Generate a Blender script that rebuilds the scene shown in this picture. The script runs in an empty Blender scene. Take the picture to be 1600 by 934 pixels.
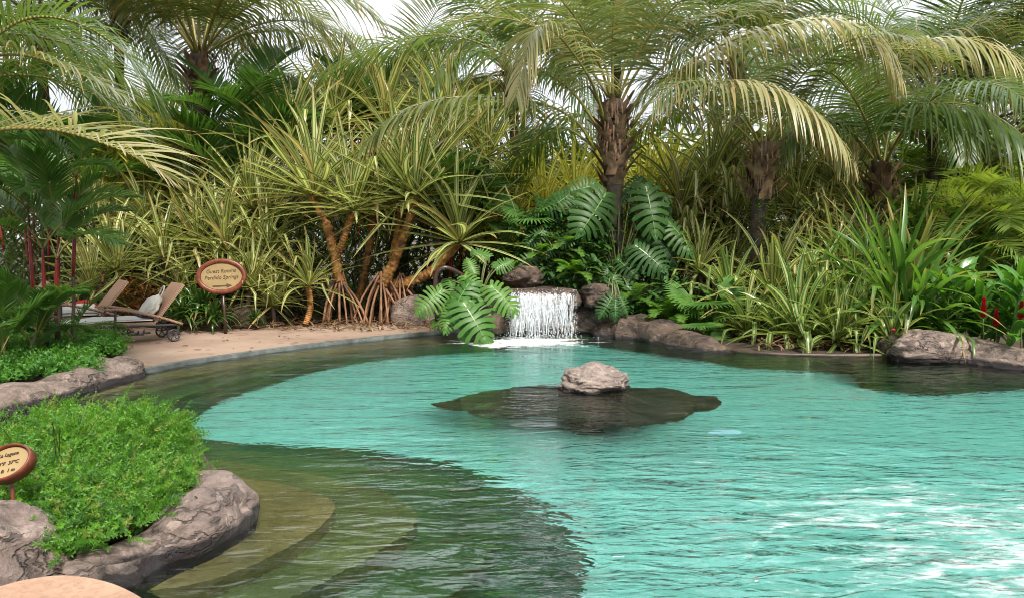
import bpy, math, random
from mathutils import Vector, Matrix, noise

R = math.radians
PI = math.pi
V3 = Vector
sc = bpy.context.scene
col = sc.collection

# ------------------------------------------------------------------ camera
FPX = 1240.0
PITCH = math.atan(97 / FPX)
CAM = V3((0, 0, 1.75))
cd = bpy.data.cameras.new('camera')
cam = bpy.data.objects.new('camera', cd)
col.objects.link(cam)
cam.location = CAM
cam.rotation_euler = (PI / 2 - PITCH, 0, 0)
cd.sensor_width = 36
cd.lens = FPX / 1600 * 36
cd.clip_start = 0.05
cd.clip_end = 2000
sc.camera = cam

# ------------------------------------------------------------------ sky, sun, exposure
SUN_EL, SUN_AZ = R(47), R(158)      # azimuth clockwise from +Y
w = bpy.data.worlds.new('World')
sc.world = w
w.use_nodes = True
nt = w.node_tree
nt.nodes.clear()
wo = nt.nodes.new('ShaderNodeOutputWorld')
bg = nt.nodes.new('ShaderNodeBackground')
sky = nt.nodes.new('ShaderNodeTexSky')
sky.sky_type = 'NISHITA'
sky.sun_disc = False
sky.sun_elevation = SUN_EL
sky.sun_rotation = SUN_AZ
tc = nt.nodes.new('ShaderNodeTexCoord')
nz = nt.nodes.new('ShaderNodeTexNoise')
nz.inputs['Scale'].default_value = 2.2
nz.inputs['Detail'].default_value = 6
cr_ = nt.nodes.new('ShaderNodeValToRGB')
cr_.color_ramp.elements[0].position = 0.3
cr_.color_ramp.elements[0].color = (7.4, 7.6, 8.0, 1)
cr_.color_ramp.elements[1].position = 0.65
cr_.color_ramp.elements[1].color = (8.6, 8.8, 9.0, 1)
mx = nt.nodes.new('ShaderNodeMix')
mx.data_type = 'RGBA'
mx.inputs[0].default_value = 0.88
nt.links.new(tc.outputs['Generated'], nz.inputs['Vector'])
nt.links.new(nz.outputs['Fac'], cr_.inputs['Fac'])
nt.links.new(sky.outputs['Color'], mx.inputs[6])
nt.links.new(cr_.outputs['Color'], mx.inputs[7])
GLOW_EL, GLOW_AZ = R(44), R(4)      # glow added to the sky ahead, above view, for water glints and backlight
glow_dir = V3((math.sin(GLOW_AZ) * math.cos(GLOW_EL), math.cos(GLOW_AZ) * math.cos(GLOW_EL), math.sin(GLOW_EL)))
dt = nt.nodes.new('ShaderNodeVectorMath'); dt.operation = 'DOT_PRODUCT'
dt.inputs[1].default_value = glow_dir
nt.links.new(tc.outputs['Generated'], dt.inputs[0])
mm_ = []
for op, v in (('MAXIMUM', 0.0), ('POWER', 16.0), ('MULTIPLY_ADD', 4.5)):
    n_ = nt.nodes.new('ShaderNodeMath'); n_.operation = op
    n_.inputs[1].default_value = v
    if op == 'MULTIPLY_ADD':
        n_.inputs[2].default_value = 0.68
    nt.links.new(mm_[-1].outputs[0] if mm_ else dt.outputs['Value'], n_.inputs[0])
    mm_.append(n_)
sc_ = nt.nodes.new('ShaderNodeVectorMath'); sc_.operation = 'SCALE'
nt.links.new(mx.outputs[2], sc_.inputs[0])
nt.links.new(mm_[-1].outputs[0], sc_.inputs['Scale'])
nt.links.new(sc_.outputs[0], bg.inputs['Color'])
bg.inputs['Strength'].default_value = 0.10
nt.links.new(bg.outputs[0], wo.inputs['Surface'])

ld = bpy.data.lights.new('sun', 'SUN')
ld.energy = 4.2
ld.angle = R(14)
ld.color = (1.0, 0.95, 0.86)
sun = bpy.data.objects.new('sun', ld)
col.objects.link(sun)
sd = V3((math.sin(SUN_AZ) * math.cos(SUN_EL), math.cos(SUN_AZ) * math.cos(SUN_EL), math.sin(SUN_EL)))
sun.rotation_euler = sd.to_track_quat('Z', 'Y').to_euler()
sun.location = (0, 0, 30)

vs = sc.view_settings
vs.view_transform = 'Standard'
vs.look = 'None'
vs.exposure = 0.82
vs.gamma = 1.0
vs.use_curve_mapping = False
sc.cycles.use_denoising = True
sc.cycles.filter_width = 0.9
sc.cycles.caustics_refractive = True
sc.cycles.caustics_reflective = False
sc.cycles.max_bounces = 8
sc.cycles.diffuse_bounces = 4
sc.cycles.glossy_bounces = 3
sc.cycles.transmission_bounces = 6
sc.cycles.sample_clamp_indirect = 6.0

# ------------------------------------------------------------------ picture <-> place
_c, _s = math.cos(PITCH), math.sin(PITCH)


def ray(px, py):
    a, b = (px - 800) / FPX, (467 - py) / FPX
    return V3((a, _c + b * _s, -_s + b * _c))


def W(px, py, z=0.0):
    d = ray(px, py)
    t = (z - CAM.z) / d.z
    return CAM + d * t


def P(px, py, Y):
    d = ray(px, py)
    return CAM + d * (Y / d.y)


def U(px, py, depth):
    """where a ray through the flat water surface meets the given depth"""
    h = W(px, py, 0)
    d = ray(px, py).normalized()
    k = 1 / 1.33
    dx = V3((d.x * k, d.y * k, 0))
    dz = -math.sqrt(1 - dx.length_squared)
    r = V3((dx.x, dx.y, dz))
    return h + r * (depth / -dz)


# ------------------------------------------------------------------ mesh helpers
class MB:
    def __init__(s):
        s.v, s.f, s.uv, s.rn, s.mi = [], [], [], [], []

    def face(s, idx, uvs=None, r=0.0, m=0):
        s.f.append(idx)
        if uvs is None:
            uvs = [(0, 0)] * len(idx)
        s.uv.extend(uvs)
        s.rn.extend([r] * len(idx))
        s.mi.append(m)

    def quad(s, a, b, c, d, r=0.0, m=0):
        n = len(s.v)
        s.v += [a, b, c, d]
        s.face((n, n + 1, n + 2, n + 3), [(0, 0), (1, 0), (1, 1), (0, 1)], r, m)

    def strip(s, pts, side, widths, r, lift=0.0, nrm=None, m=0):
        """ribbon with a V section: pts along it, side vectors, half widths"""
        n0 = len(s.v)
        k = len(pts)
        for i in range(k):
            wv = side[i] * widths[i]
            up = nrm[i] * (widths[i] * lift) if nrm else V3((0, 0, 0))
            s.v += [pts[i] - wv + up, pts[i], pts[i] + wv + up]
        for i in range(k - 1):
            a = n0 + 3 * i
            v0, v1 = i / (k - 1), (i + 1) / (k - 1)
            s.face((a, a + 1, a + 4, a + 3), [(0, v0), (.5, v0), (.5, v1), (0, v1)], r, m)
            s.face((a + 1, a + 2, a + 5, a + 4), [(.5, v0), (1, v0), (1, v1), (.5, v1)], r, m)

    def flat(s, pts, side, widths, r, m=0):
        n0 = len(s.v)
        k = len(pts)
        for i in range(k):
            wv = side[i] * widths[i]
            s.v += [pts[i] - wv, pts[i] + wv]
        for i in range(k - 1):
            a = n0 + 2 * i
            v0, v1 = i / (k - 1), (i + 1) / (k - 1)
            s.face((a, a + 1, a + 3, a + 2), [(0, v0), (1, v0), (1, v1), (0, v1)], r, m)

    def tube(s, pts, rad, sides=8, r=0.0, m=0, cap=True, bump=0.0, seed=0):
        n0 = len(s.v)
        k = len(pts)
        ref = V3((0, 0, 1))
        prev = None
        for i in range(k):
            t = (pts[min(i + 1, k - 1)] - pts[max(i - 1, 0)])
            if t.length < 1e-9:
                t = V3((0, 0, 1))
            t.normalize()
            if prev is None:
                ref = V3((1, 0, 0)) if abs(t.x) < .8 else V3((0, 1, 0))
                a = (ref - t * ref.dot(t)).normalized()
            else:
                a = prev - t * prev.dot(t)
                a.normalize()
            prev = a
            b = t.cross(a)
            for j in range(sides):
                q = 2 * PI * j / sides
                rr = rad[i]
                if bump:
                    rr *= 1 + bump * noise.noise(V3((pts[i].x * 3 + math.cos(q) * 1.3, pts[i].y * 3 + math.sin(q) * 1.3, pts[i].z * 9 + seed)))
                s.v.append(pts[i] + (a * math.cos(q) + b * math.sin(q)) * rr)
        for i in range(k - 1):
            for j in range(sides):
                j2 = (j + 1) % sides
                s.face((n0 + i * sides + j, n0 + i * sides + j2, n0 + (i + 1) * sides + j2, n0 + (i + 1) * sides + j),
                       [(j / sides, i / (k - 1)), ((j + 1) / sides, i / (k - 1)), ((j + 1) / sides, (i + 1) / (k - 1)), (j / sides, (i + 1) / (k - 1))], r, m)
        if cap:
            s.face(tuple(n0 + j for j in reversed(range(sides))), None, r, m)
            s.face(tuple(n0 + (k - 1) * sides + j for j in range(sides)), None, r, m)

    def box(s, lo, hi, M=None, r=0.0, m=0):
        n0 = len(s.v)
        for z in (lo[2], hi[2]):
            for (x, y) in ((lo[0], lo[1]), (hi[0], lo[1]), (hi[0], hi[1]), (lo[0], hi[1])):
                p = V3((x, y, z))
                s.v.append(M @ p if M else p)
        for q in ((3, 2, 1, 0), (4, 5, 6, 7), (0, 1, 5, 4), (1, 2, 6, 5), (2, 3, 7, 6), (3, 0, 4, 7)):
            s.face(tuple(n0 + i for i in q), None, r, m)

    def prism(s, poly, z0, z1, m=0):
        """closed block on a plan outline"""
        n0 = len(s.v)
        k = len(poly)
        for p in poly:
            s.v.append(V3((p[0], p[1], z0)))
        for p in poly:
            s.v.append(V3((p[0], p[1], z1)))
        ar = sum(poly[i][0] * poly[(i + 1) % k][1] - poly[(i + 1) % k][0] * poly[i][1] for i in range(k))
        top = tuple(range(n0 + k, n0 + 2 * k))
        bot = tuple(range(n0, n0 + k))
        if ar < 0:
            top, bot = top[::-1], bot
        else:
            bot = bot[::-1]
        s.face(top, None, 0, m)
        s.face(bot, None, 0, m)
        for i in range(k):
            j = (i + 1) % k
            q = (n0 + i, n0 + j, n0 + k + j, n0 + k + i)
            s.face(q if ar > 0 else q[::-1], None, 0, m)

    def mesh(s, name, mats, off=None, smooth=True):
        me = bpy.data.meshes.new(name)
        vv = s.v if off is None else [p - off for p in s.v]
        me.from_pydata([tuple(p) for p in vv], [], s.f)
        u = me.uv_layers.new(name='UVMap')
        u.data.foreach_set('uv', [c for p in s.uv for c in p])
        u2 = me.uv_layers.new(name='rnd')
        u2.data.foreach_set('uv', [c for p in s.rn for c in (p, 0.0)])
        if not isinstance(mats, (list, tuple)):
            mats = [mats]
        for m_ in mats:
            me.materials.append(m_)
        me.polygons.foreach_set('material_index', s.mi)
        me.polygons.foreach_set('use_smooth', [smooth] * len(s.f))
        me.update()
        return me

    def build(s, name, mats, parent=None, smooth=True, label=None):
        me = s.mesh(name, mats, parent.location.copy() if parent else None, smooth)
        o = bpy.data.objects.new(name, me)
        col.objects.link(o)
        if parent:
            o.parent = parent
        if label:
            o['label'] = label
        return o


def tag(o, label=None, cat=None, group=None, kind=None):
    if label:
        o['label'] = label
    if cat:
        o['category'] = cat
    if group:
        o['group'] = group
    if kind:
        o['kind'] = kind
    return o


def thing(name, label, cat, loc, group=None):
    o = bpy.data.objects.new(name, None)
    o.empty_display_size = .1
    col.objects.link(o)
    o.location = loc
    return tag(o, label, cat, group)


def part(name, me, parent, loc, rz=0.0, scale=1.0, rx=0.0, ry=0.0):
    """a child that shares mesh data; loc is in the place's own coordinates"""
    o = bpy.data.objects.new(name, me)
    col.objects.link(o)
    o.parent = parent
    o.location = V3(loc) - parent.location
    o.rotation_euler = (rx, ry, rz)
    o.scale = (scale,) * 3
    return o


def crv(pts, n):
    """Catmull-Rom through the points"""
    pts = [V3(p) for p in pts]
    if len(pts) == 2:
        return [pts[0].lerp(pts[1], i / n) for i in range(n + 1)]
    e = [pts[0] * 2 - pts[1]] + pts + [pts[-1] * 2 - pts[-2]]
    out = []
    k = len(pts) - 1
    for i in range(n + 1):
        u = i / n * k
        j = min(int(u), k - 1)
        t = u - j
        p0, p1, p2, p3 = e[j], e[j + 1], e[j + 2], e[j + 3]
        out.append(0.5 * ((2 * p1) + (p2 - p0) * t + (2 * p0 - 5 * p1 + 4 * p2 - p3) * t * t + (3 * p1 - p0 - 3 * p2 + p3) * t ** 3))
    return out


def crs(vals, n):
    k = len(vals) - 1
    out = []
    for i in range(n + 1):
        u = i / n * k
        j = min(int(u), k - 1)
        t = u - j
        out.append(vals[j] * (1 - t) + vals[j + 1] * t)
    return out


# ------------------------------------------------------------------ materials
def newmat(name):
    m = bpy.data.materials.new(name)
    m.use_nodes = True
    t = m.node_tree
    t.nodes.clear()
    out = t.nodes.new('ShaderNodeOutputMaterial')
    return m, t, out


def N(t, typ, **kw):
    n = t.nodes.new('ShaderNode' + typ)
    for k, v in kw.items():
        if hasattr(n, k) and k not in ('Scale',):
            setattr(n, k, v)
    return n


def setin(n, **kw):
    for k, v in kw.items():
        n.inputs[k.replace('_', ' ')].default_value = v
    return n


def ramp(t, fac, stops):
    n = t.nodes.new('ShaderNodeValToRGB')
    el = n.color_ramp.elements
    while len(el) < len(stops):
        el.new(0.5)
    for e, (p, c) in zip(el, stops):
        e.position = p
        e.color = tuple(c) + (1,) if len(c) == 3 else c
    if fac is not None:
        t.links.new(fac, n.inputs['Fac'])
    return n.outputs['Color']


def math_(t, op, a, b=None, c=None):
    n = t.nodes.new('ShaderNodeMath')
    n.operation = op
    for i, x in enumerate((a, b, c)):
        if x is None:
            continue
        if isinstance(x, (int, float)):
            n.inputs[i].default_value = x
        else:
            t.links.new(x, n.inputs[i])
    return n.outputs[0]


def mixc(t, fac, a, b):
    n = t.nodes.new('ShaderNodeMix')
    n.data_type = 'RGBA'
    for i, x in ((0, fac), (6, a), (7, b)):
        if isinstance(x, (int, float)):
            n.inputs[i].default_value = x
        elif isinstance(x, tuple):
            n.inputs[i].default_value = x + (1,) if len(x) == 3 else x
        else:
            t.links.new(x, n.inputs[i])
    return n.outputs[2]


def noise_(t, scale, detail=4, vec=None, dist=0.0, rough=.55):
    n = t.nodes.new('ShaderNodeTexNoise')
    n.inputs['Scale'].default_value = scale
    n.inputs['Detail'].default_value = detail
    n.inputs['Distortion'].default_value = dist
    n.inputs['Roughness'].default_value = rough
    if vec is not None:
        t.links.new(vec, n.inputs['Vector'])
    return n.outputs['Fac']


def leafmat(name, c1, c2, c3=None, gloss=.38, transl=.32, tcol=None, stripe=None, tip=None, spec=.5):
    """c1..c2 by leaf, c3 dry leaves; stripe = (cream, width) across the blade; tip = colour of dry tips"""
    m, t, out = newmat(name)
    uv = N(t, 'UVMap'); uv.uv_map = 'UVMap'
    rn = N(t, 'UVMap'); rn.uv_map = 'rnd'
    s1 = N(t, 'SeparateXYZ'); t.links.new(uv.outputs[0], s1.inputs[0])
    s2 = N(t, 'SeparateXYZ'); t.links.new(rn.outputs[0], s2.inputs[0])
    oi = N(t, 'ObjectInfo')
    rr = math_(t, 'FRACT', math_(t, 'ADD', s2.outputs[0], oi.outputs['Random']))
    stops = [(0, c1), (.8, c2)]
    if c3:
        stops += [(.9, c2), (.95, c3)]
    base = ramp(t, rr, stops)
    if stripe:
        cream, wd = stripe
        a = math_(t, 'MULTIPLY', math_(t, 'ABSOLUTE', math_(t, 'SUBTRACT', s1.outputs[0], .5)), 2.0)
        f = ramp(t, a, [(0, (.9, .9, .9)), (wd, (.9, .9, .9)), (wd + .12, (0, 0, 0)), (.80, (0, 0, 0)), (.92, (.75, .75, .75))])
        amt = math_(t, 'MULTIPLY', f, math_(t, 'MULTIPLY_ADD', rr, -.45, 1.0))
        base = mixc(t, amt, base, cream)
    else:
        # a paler midrib
        a = math_(t, 'ABSOLUTE', math_(t, 'SUBTRACT', s1.outputs[0], .5))
        f = ramp(t, a, [(0, (.5, .5, .5)), (.07, (0, 0, 0))])
        base = mixc(t, f, base, tuple(min(1, x * 1.9) for x in c2))
    if tip:
        f = ramp(t, math_(t, 'MULTIPLY_ADD', rr, .12, s1.outputs[1]), [(.86, (0, 0, 0)), (1.0, (1, 1, 1))])
        base = mixc(t, f, base, tip)
    b = N(t, 'BsdfPrincipled')
    t.links.new(base, b.inputs['Base Color'])
    b.inputs['Roughness'].default_value = gloss
    b.inputs['Specular IOR Level'].default_value = spec
    tr = N(t, 'BsdfTranslucent')
    hs = N(t, 'HueSaturation')
    hs.inputs['Saturation'].default_value = 1.15
    hs.inputs['Value'].default_value = 2.0
    t.links.new(base, hs.inputs['Color'])
    tcm = mixc(t, .35, hs.outputs[0], tcol or (.30, .38, .06))
    t.links.new(tcm, tr.inputs['Color'])
    mxs = N(t, 'MixShader')
    mxs.inputs[0].default_value = transl
    t.links.new(b.outputs[0], mxs.inputs[1])
    t.links.new(tr.outputs[0], mxs.inputs[2])
    t.links.new(mxs.outputs[0], out.inputs['Surface'])
    return m


def solid(name, c, rough=.6, c2=None, scale=8, bump=0.0, metal=0.0, spec=.5):
    m, t, out = newmat(name)
    b = N(t, 'BsdfPrincipled')
    b.inputs['Roughness'].default_value = rough
    b.inputs['Metallic'].default_value = metal
    b.inputs['Specular IOR Level'].default_value = spec
    tcn = N(t, 'TexCoord')
    if c2:
        f = noise_(t, scale, 5, tcn.outputs['Object'])
        t.links.new(ramp(t, f, [(.35, c), (.65, c2)]), b.inputs['Base Color'])
    else:
        b.inputs['Base Color'].default_value = tuple(c) + (1,)
    if bump:
        bp = N(t, 'Bump')
        bp.inputs['Strength'].default_value = 1
        bp.inputs['Distance'].default_value = bump
        t.links.new(noise_(t, scale * 2, 6, tcn.outputs['Object']), bp.inputs['Height'])
        t.links.new(bp.outputs[0], b.inputs['Normal'])
    t.links.new(b.outputs[0], out.inputs['Surface'])
    return m


def rockmat(name, pale, mid, dark, wet=.07, streak=3.0):
    m, t, out = newmat(name)
    b = N(t, 'BsdfPrincipled')
    tcn = N(t, 'TexCoord')
    geo = N(t, 'NewGeometry')
    mp = N(t, 'Mapping')
    mp.inputs['Scale'].default_value = (1, 1, 1.7)
    t.links.new(geo.outputs['Position'], mp.inputs['Vector'])
    f1 = noise_(t, streak, 8, mp.outputs[0], 1.6, .62)
    f2 = noise_(t, 26, 6, geo.outputs['Position'], .3, .7)
    f3 = noise_(t, 1.4, 3, geo.outputs['Position'])
    base = ramp(t, f1, [(.33, dark), (.47, mid), (.62, pale)])
    base = mixc(t, ramp(t, f2, [(.38, (.55, .55, .55)), (.6, (0, 0, 0))]), base, tuple(x * .55 for x in mid))
    base = mixc(t, ramp(t, f3, [(.45, (0, 0, 0)), (.68, (.5, .5, .5))]), base, tuple(x * .6 for x in mid))
    sx = N(t, 'SeparateXYZ')
    t.links.new(geo.outputs['Position'], sx.inputs[0])
    hz = math_(t, 'ADD', sx.outputs[2], math_(t, 'MULTIPLY_ADD', f1, .10, -.05))
    wf = ramp(t, math_(t, 'DIVIDE', hz, max(wet, .001) * 1.6), [(.42, (1, 1, 1)), (.62, (0, 0, 0))])
    base = mixc(t, wf, base, (.022, .017, .018))
    t.links.new(base, b.inputs['Base Color'])
    rg = math_(t, 'MULTIPLY_ADD', wf, -.5, .72)
    t.links.new(rg, b.inputs['Roughness'])
    vo = N(t, 'TexVoronoi')
    vo.feature = 'DISTANCE_TO_EDGE'
    vo.inputs['Scale'].default_value = 1.5
    wp = N(t, 'VectorMath'); wp.operation = 'MULTIPLY_ADD'
    nn = N(t, 'TexNoise'); nn.inputs['Scale'].default_value = 3.5; nn.inputs['Detail'].default_value = 5
    t.links.new(mp.outputs[0], nn.inputs['Vector'])
    t.links.new(nn.outputs['Color'], wp.inputs[0])
    wp.inputs[1].default_value = (1.1, 1.1, 1.1)
    t.links.new(mp.outputs[0], wp.inputs[2])
    st_ = N(t, 'Mapping'); st_.inputs['Scale'].default_value = (.8, .8, 2.6)
    t.links.new(wp.outputs[0], st_.inputs['Vector'])
    t.links.new(st_.outputs[0], vo.inputs['Vector'])
    ck = ramp(t, vo.outputs['Distance'], [(0.0, (.25, .25, .25)), (.06, (1, 1, 1))])
    ck2 = ramp(t, f3, [(.46, (1, 1, 1)), (.62, (0, 0, 0))])
    ckm = math_(t, 'MAXIMUM', ck, ck2)
    base = mixc(t, ckm, tuple(x * .5 for x in dark), base)
    lich = ramp(t, math_(t, 'MULTIPLY', noise_(t, 9, 5, geo.outputs['Position'], .2, .6), math_(t, 'SUBTRACT', 1.0, wf)), [(.58, (0, 0, 0)), (.63, (.55, .55, .55))])
    base = mixc(t, lich, base, tuple(min(1, x * 1.35) for x in pale))
    t.links.new(base, b.inputs['Base Color'])
    bp = N(t, 'Bump')
    bp.inputs['Distance'].default_value = .07
    hsum = math_(t, 'ADD', math_(t, 'MULTIPLY', f1, 1.0), math_(t, 'ADD', math_(t, 'MULTIPLY', f2, .6), math_(t, 'MULTIPLY', ckm, .5)))
    t.links.new(hsum, bp.inputs['Height'])
    t.links.new(bp.outputs[0], b.inputs['Normal'])
    t.links.new(b.outputs[0], out.inputs['Surface'])
    return m


def groundmat(name, a, b_, c_, scale=1.2, bump=.02, rough=.85):
    m, t, out = newmat(name)
    b = N(t, 'BsdfPrincipled')
    geo = N(t, 'NewGeometry')
    f1 = noise_(t, scale, 8, geo.outputs['Position'], .4)
    f2 = noise_(t, scale * 14, 6, geo.outputs['Position'], .2, .7)
    base = ramp(t, f1, [(.35, a), (.5, b_), (.65, c_)])
    base = mixc(t, ramp(t, f2, [(.36, (.6, .6, .6)), (.55, (0, 0, 0))]), base, tuple(x * .55 for x in b_))
    t.links.new(base, b.inputs['Base Color'])
    b.inputs['Roughness'].default_value = rough
    bp = N(t, 'Bump')
    bp.inputs['Distance'].default_value = bump
    t.links.new(f2, bp.inputs['Height'])
    t.links.new(bp.outputs[0], b.inputs['Normal'])
    t.links.new(b.outputs[0], out.inputs['Surface'])
    return m


M = {}
M['coconut'] = leafmat('coconut_leaf', (.075, .105, .032), (.13, .145, .05), (.22, .16, .06), .42, .38, tip=(.30, .20, .07), spec=.45)
M['coconut_pale'] = leafmat('coconut_leaf_pale', (.21, .215, .09), (.34, .31, .16), (.30, .21, .09), .40, .34, tip=(.36, .24, .09), spec=.5)
M['coconut_green'] = leafmat('coconut_leaf_green', (.038, .085, .022), (.08, .13, .035), None, .40, .38, tip=(.2, .16, .05), spec=.45)
M['rachis'] = solid('rachis_green', (.16, .15, .03), .45, (.24, .19, .05), 3)
M['darkpalm'] = leafmat('dark_palm_leaf', (.036, .090, .020), (.070, .145, .032), None, .38, .32, (.2, .38, .04), spec=.4)
M['redstem'] = solid('red_stem', (.25, .012, .012), .4, (.11, .008, .008), 4)
M['pand'] = leafmat('striped_leaf', (.055, .12, .02), (.09, .16, .03), (.26, .19, .08), .34, .32, (.36, .42, .08), stripe=((.66, .58, .26), .32), tip=(.34, .24, .10))
M['pand_hero'] = leafmat('bold_striped_leaf', (.06, .14, .025), (.10, .18, .04), (.26, .19, .08), .34, .34, (.40, .45, .08), stripe=((.74, .66, .32), .34), tip=(.34, .24, .10))
M['pand_yel'] = leafmat('yellow_striped_leaf', (.12, .19, .03), (.18, .23, .04), None, .36, .55, (.75, .66, .10), stripe=((.72, .64, .20), .45))
M['pand_dark'] = leafmat('dark_striped_leaf', (.055, .11, .024), (.10, .15, .035), (.20, .15, .07), .34, .30, (.36, .36, .07), stripe=((.52, .48, .20), .30), tip=(.30, .2, .09))
M['pand_green'] = leafmat('green_strap_leaf', (.05, .13, .025), (.11, .22, .045), (.24, .20, .07), .32, .36, (.36, .5, .07), tip=(.3, .22, .08))
M['pand_front'] = leafmat('front_striped_leaf', (.04, .12, .025), (.08, .18, .035), None, .30, .34, (.45, .5, .08), stripe=((.50, .46, .18), .24))
M['monstera'] = leafmat('monstera_leaf', (.020, .062, .015), (.042, .10, .023), None, .46, .2, (.12, .36, .04), spec=.3)
M['monstera_light'] = leafmat('monstera_leaf_light', (.04, .12, .022), (.09, .19, .034), None, .46, .25, (.18, .45, .05), spec=.4)
M['fern'] = leafmat('fern_leaf', (.055, .14, .02), (.11, .22, .03), None, .45, .4, (.3, .5, .03))
M['fernbush'] = leafmat('feathery_leaf', (.022, .085, .013), (.12, .27, .032), (.22, .24, .06), .5, .42, (.3, .6, .03))
M['groundcover'] = leafmat('groundcover_leaf', (.03, .11, .015), (.08, .22, .025), None, .5, .38, (.25, .5, .03))
M['lily'] = leafmat('lily_leaf', (.022, .065, .016), (.05, .11, .022), None, .28, .25, (.2, .35, .03), tip=(.25, .2, .05))
M['ginger'] = leafmat('ginger_leaf', (.05, .15, .025), (.09, .22, .035), None, .3, .32, (.3, .5, .04))
M['backleaf'] = leafmat('background_leaf', (.05, .10, .015), (.11, .18, .025), None, .45, .4, (.4, .5, .04))
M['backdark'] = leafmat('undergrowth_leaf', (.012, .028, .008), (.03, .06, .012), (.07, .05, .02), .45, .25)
M['backyellow'] = leafmat('background_yellow_leaf', (.10, .17, .025), (.18, .25, .05), None, .45, .42, (.45, .52, .06))
M['croton'] = leafmat('croton_leaf', (.10, .02, .012), (.17, .06, .02), (.06, .09, .02), .35, .25)
M['redflower'] = solid('red_flower', (.50, .006, .012), .4, (.30, .004, .01), 20)
M['fibre'] = solid('palm_fibre', (.16, .095, .055), .85, (.06, .035, .022), 9, .02)
M['boot'] = solid('leaf_base_brown', (.34, .20, .12), .75, (.085, .048, .028), 5, .02)
M['trunk'] = solid('palm_trunk', (.07, .05, .035), .85, (.025, .02, .014), 7, .02)
M['ptrunk'] = solid('orange_trunk', (.46, .22, .055), .6, (.12, .05, .018), 9, .04)
M['root'] = solid('stilt_root', (.34, .17, .09), .65, (.15, .08, .045), 8, .01)
M['stem'] = solid('green_stem', (.06, .10, .02), .5, (.1, .09, .03), 6)
M['bark'] = solid('bark', (.09, .06, .04), .85, (.04, .03, .02), 6, .02)
M['rock'] = rockmat('grey_brown_rock', (.36, .275, .235), (.24, .175, .148), (.08, .058, .050), .085, 3.0)
M['rock_dark'] = rockmat('dark_wet_rock', (.17, .115, .082), (.085, .056, .042), (.024, .017, .015), .05, 2.2)
M['rock_pale'] = rockmat('pale_rock', (.40, .32, .275), (.30, .235, .20), (.15, .12, .11), .035, 4.0)
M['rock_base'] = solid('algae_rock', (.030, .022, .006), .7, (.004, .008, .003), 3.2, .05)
M['soil'] = groundmat('soil', (.030, .020, .013), (.055, .036, .024), (.085, .058, .036), 1.3, .03)
def deckmat():
    m, t, out = newmat('deck_concrete')
    b = N(t, 'BsdfPrincipled')
    geo = N(t, 'NewGeometry')
    f1 = noise_(t, .55, 7, geo.outputs['Position'], .4)
    f2 = noise_(t, 2.1, 8, geo.outputs['Position'], 1.2, .7)
    f3 = noise_(t, 30, 4, geo.outputs['Position'])
    base = ramp(t, f1, [(.35, (.25, .165, .125)), (.5, (.31, .215, .165)), (.65, (.37, .265, .205))])
    base = mixc(t, ramp(t, f2, [(.56, (0, 0, 0)), (.66, (.7, .7, .7))]), base, (.13, .07, .045))
    base = mixc(t, ramp(t, f3, [(.36, (.35, .35, .35)), (.5, (0, 0, 0))]), base, (.25, .17, .13))
    t.links.new(base, b.inputs['Base Color'])
    b.inputs['Roughness'].default_value = .75
    t.links.new(b.outputs[0], out.inputs['Surface'])
    return m


M['deck'] = deckmat()
M['slab'] = groundmat('salmon_stone', (.30, .17, .105), (.37, .22, .14), (.42, .27, .185), 2.0, .006, .7)
M['coping'] = solid('coping_stone', (.17, .185, .18), .5, (.075, .09, .09), 6, .006)
M['rim'] = solid('rim_stone', (.075, .045, .028), .5, (.03, .02, .014), 5, .01)
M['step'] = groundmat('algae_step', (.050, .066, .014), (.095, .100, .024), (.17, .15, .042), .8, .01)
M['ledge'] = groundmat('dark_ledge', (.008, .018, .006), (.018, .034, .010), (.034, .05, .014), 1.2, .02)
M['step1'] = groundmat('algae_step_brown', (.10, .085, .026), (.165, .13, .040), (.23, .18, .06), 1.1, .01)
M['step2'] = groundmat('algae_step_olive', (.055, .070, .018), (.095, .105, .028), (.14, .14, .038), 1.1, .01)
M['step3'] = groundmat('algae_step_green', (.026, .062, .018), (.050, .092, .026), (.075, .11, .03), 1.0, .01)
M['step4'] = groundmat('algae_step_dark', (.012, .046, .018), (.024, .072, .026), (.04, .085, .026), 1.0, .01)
M['floor'] = groundmat('pool_floor_pale', (.64, .72, .66), (.71, .78, .72), (.77, .82, .77), .7, .004)
M['wicker'] = solid('wicker_brown', (.33, .19, .12), .55)
M['metal'] = solid('dark_metal', (.035, .035, .042), .4)
M['towel'] = solid('white_towel', (.62, .60, .58), .9)
M['signred'] = solid('sign_frame_wood', (.19, .045, .020), .45, (.10, .022, .012), 14)
M['signcream'] = solid('sign_panel', (.31, .22, .10), .6, (.26, .18, .08), 5)
M['ink'] = solid('sign_ink', (.07, .045, .022), .7)
M['rail'] = solid('handrail_brown', (.045, .022, .018), .35)


def wicker():
    m, t, out = newmat('wicker_weave')
    b = N(t, 'BsdfPrincipled')
    tcn = N(t, 'TexCoord')
    wv = N(t, 'TexWave')
    wv.wave_type = 'BANDS'; wv.bands_direction = 'DIAGONAL'
    wv.inputs['Scale'].default_value = 14
    wv.inputs['Distortion'].default_value = 1.0
    t.links.new(tcn.outputs['Object'], wv.inputs['Vector'])
    t.links.new(ramp(t, wv.outputs['Fac'], [(.2, (.20, .11, .07)), (.6, (.40, .24, .16))]), b.inputs['Base Color'])
    b.inputs['Roughness'].default_value = .5
    t.links.new(b.outputs[0], out.inputs['Surface'])
    return m


M['wicker'] = wicker()


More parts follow.
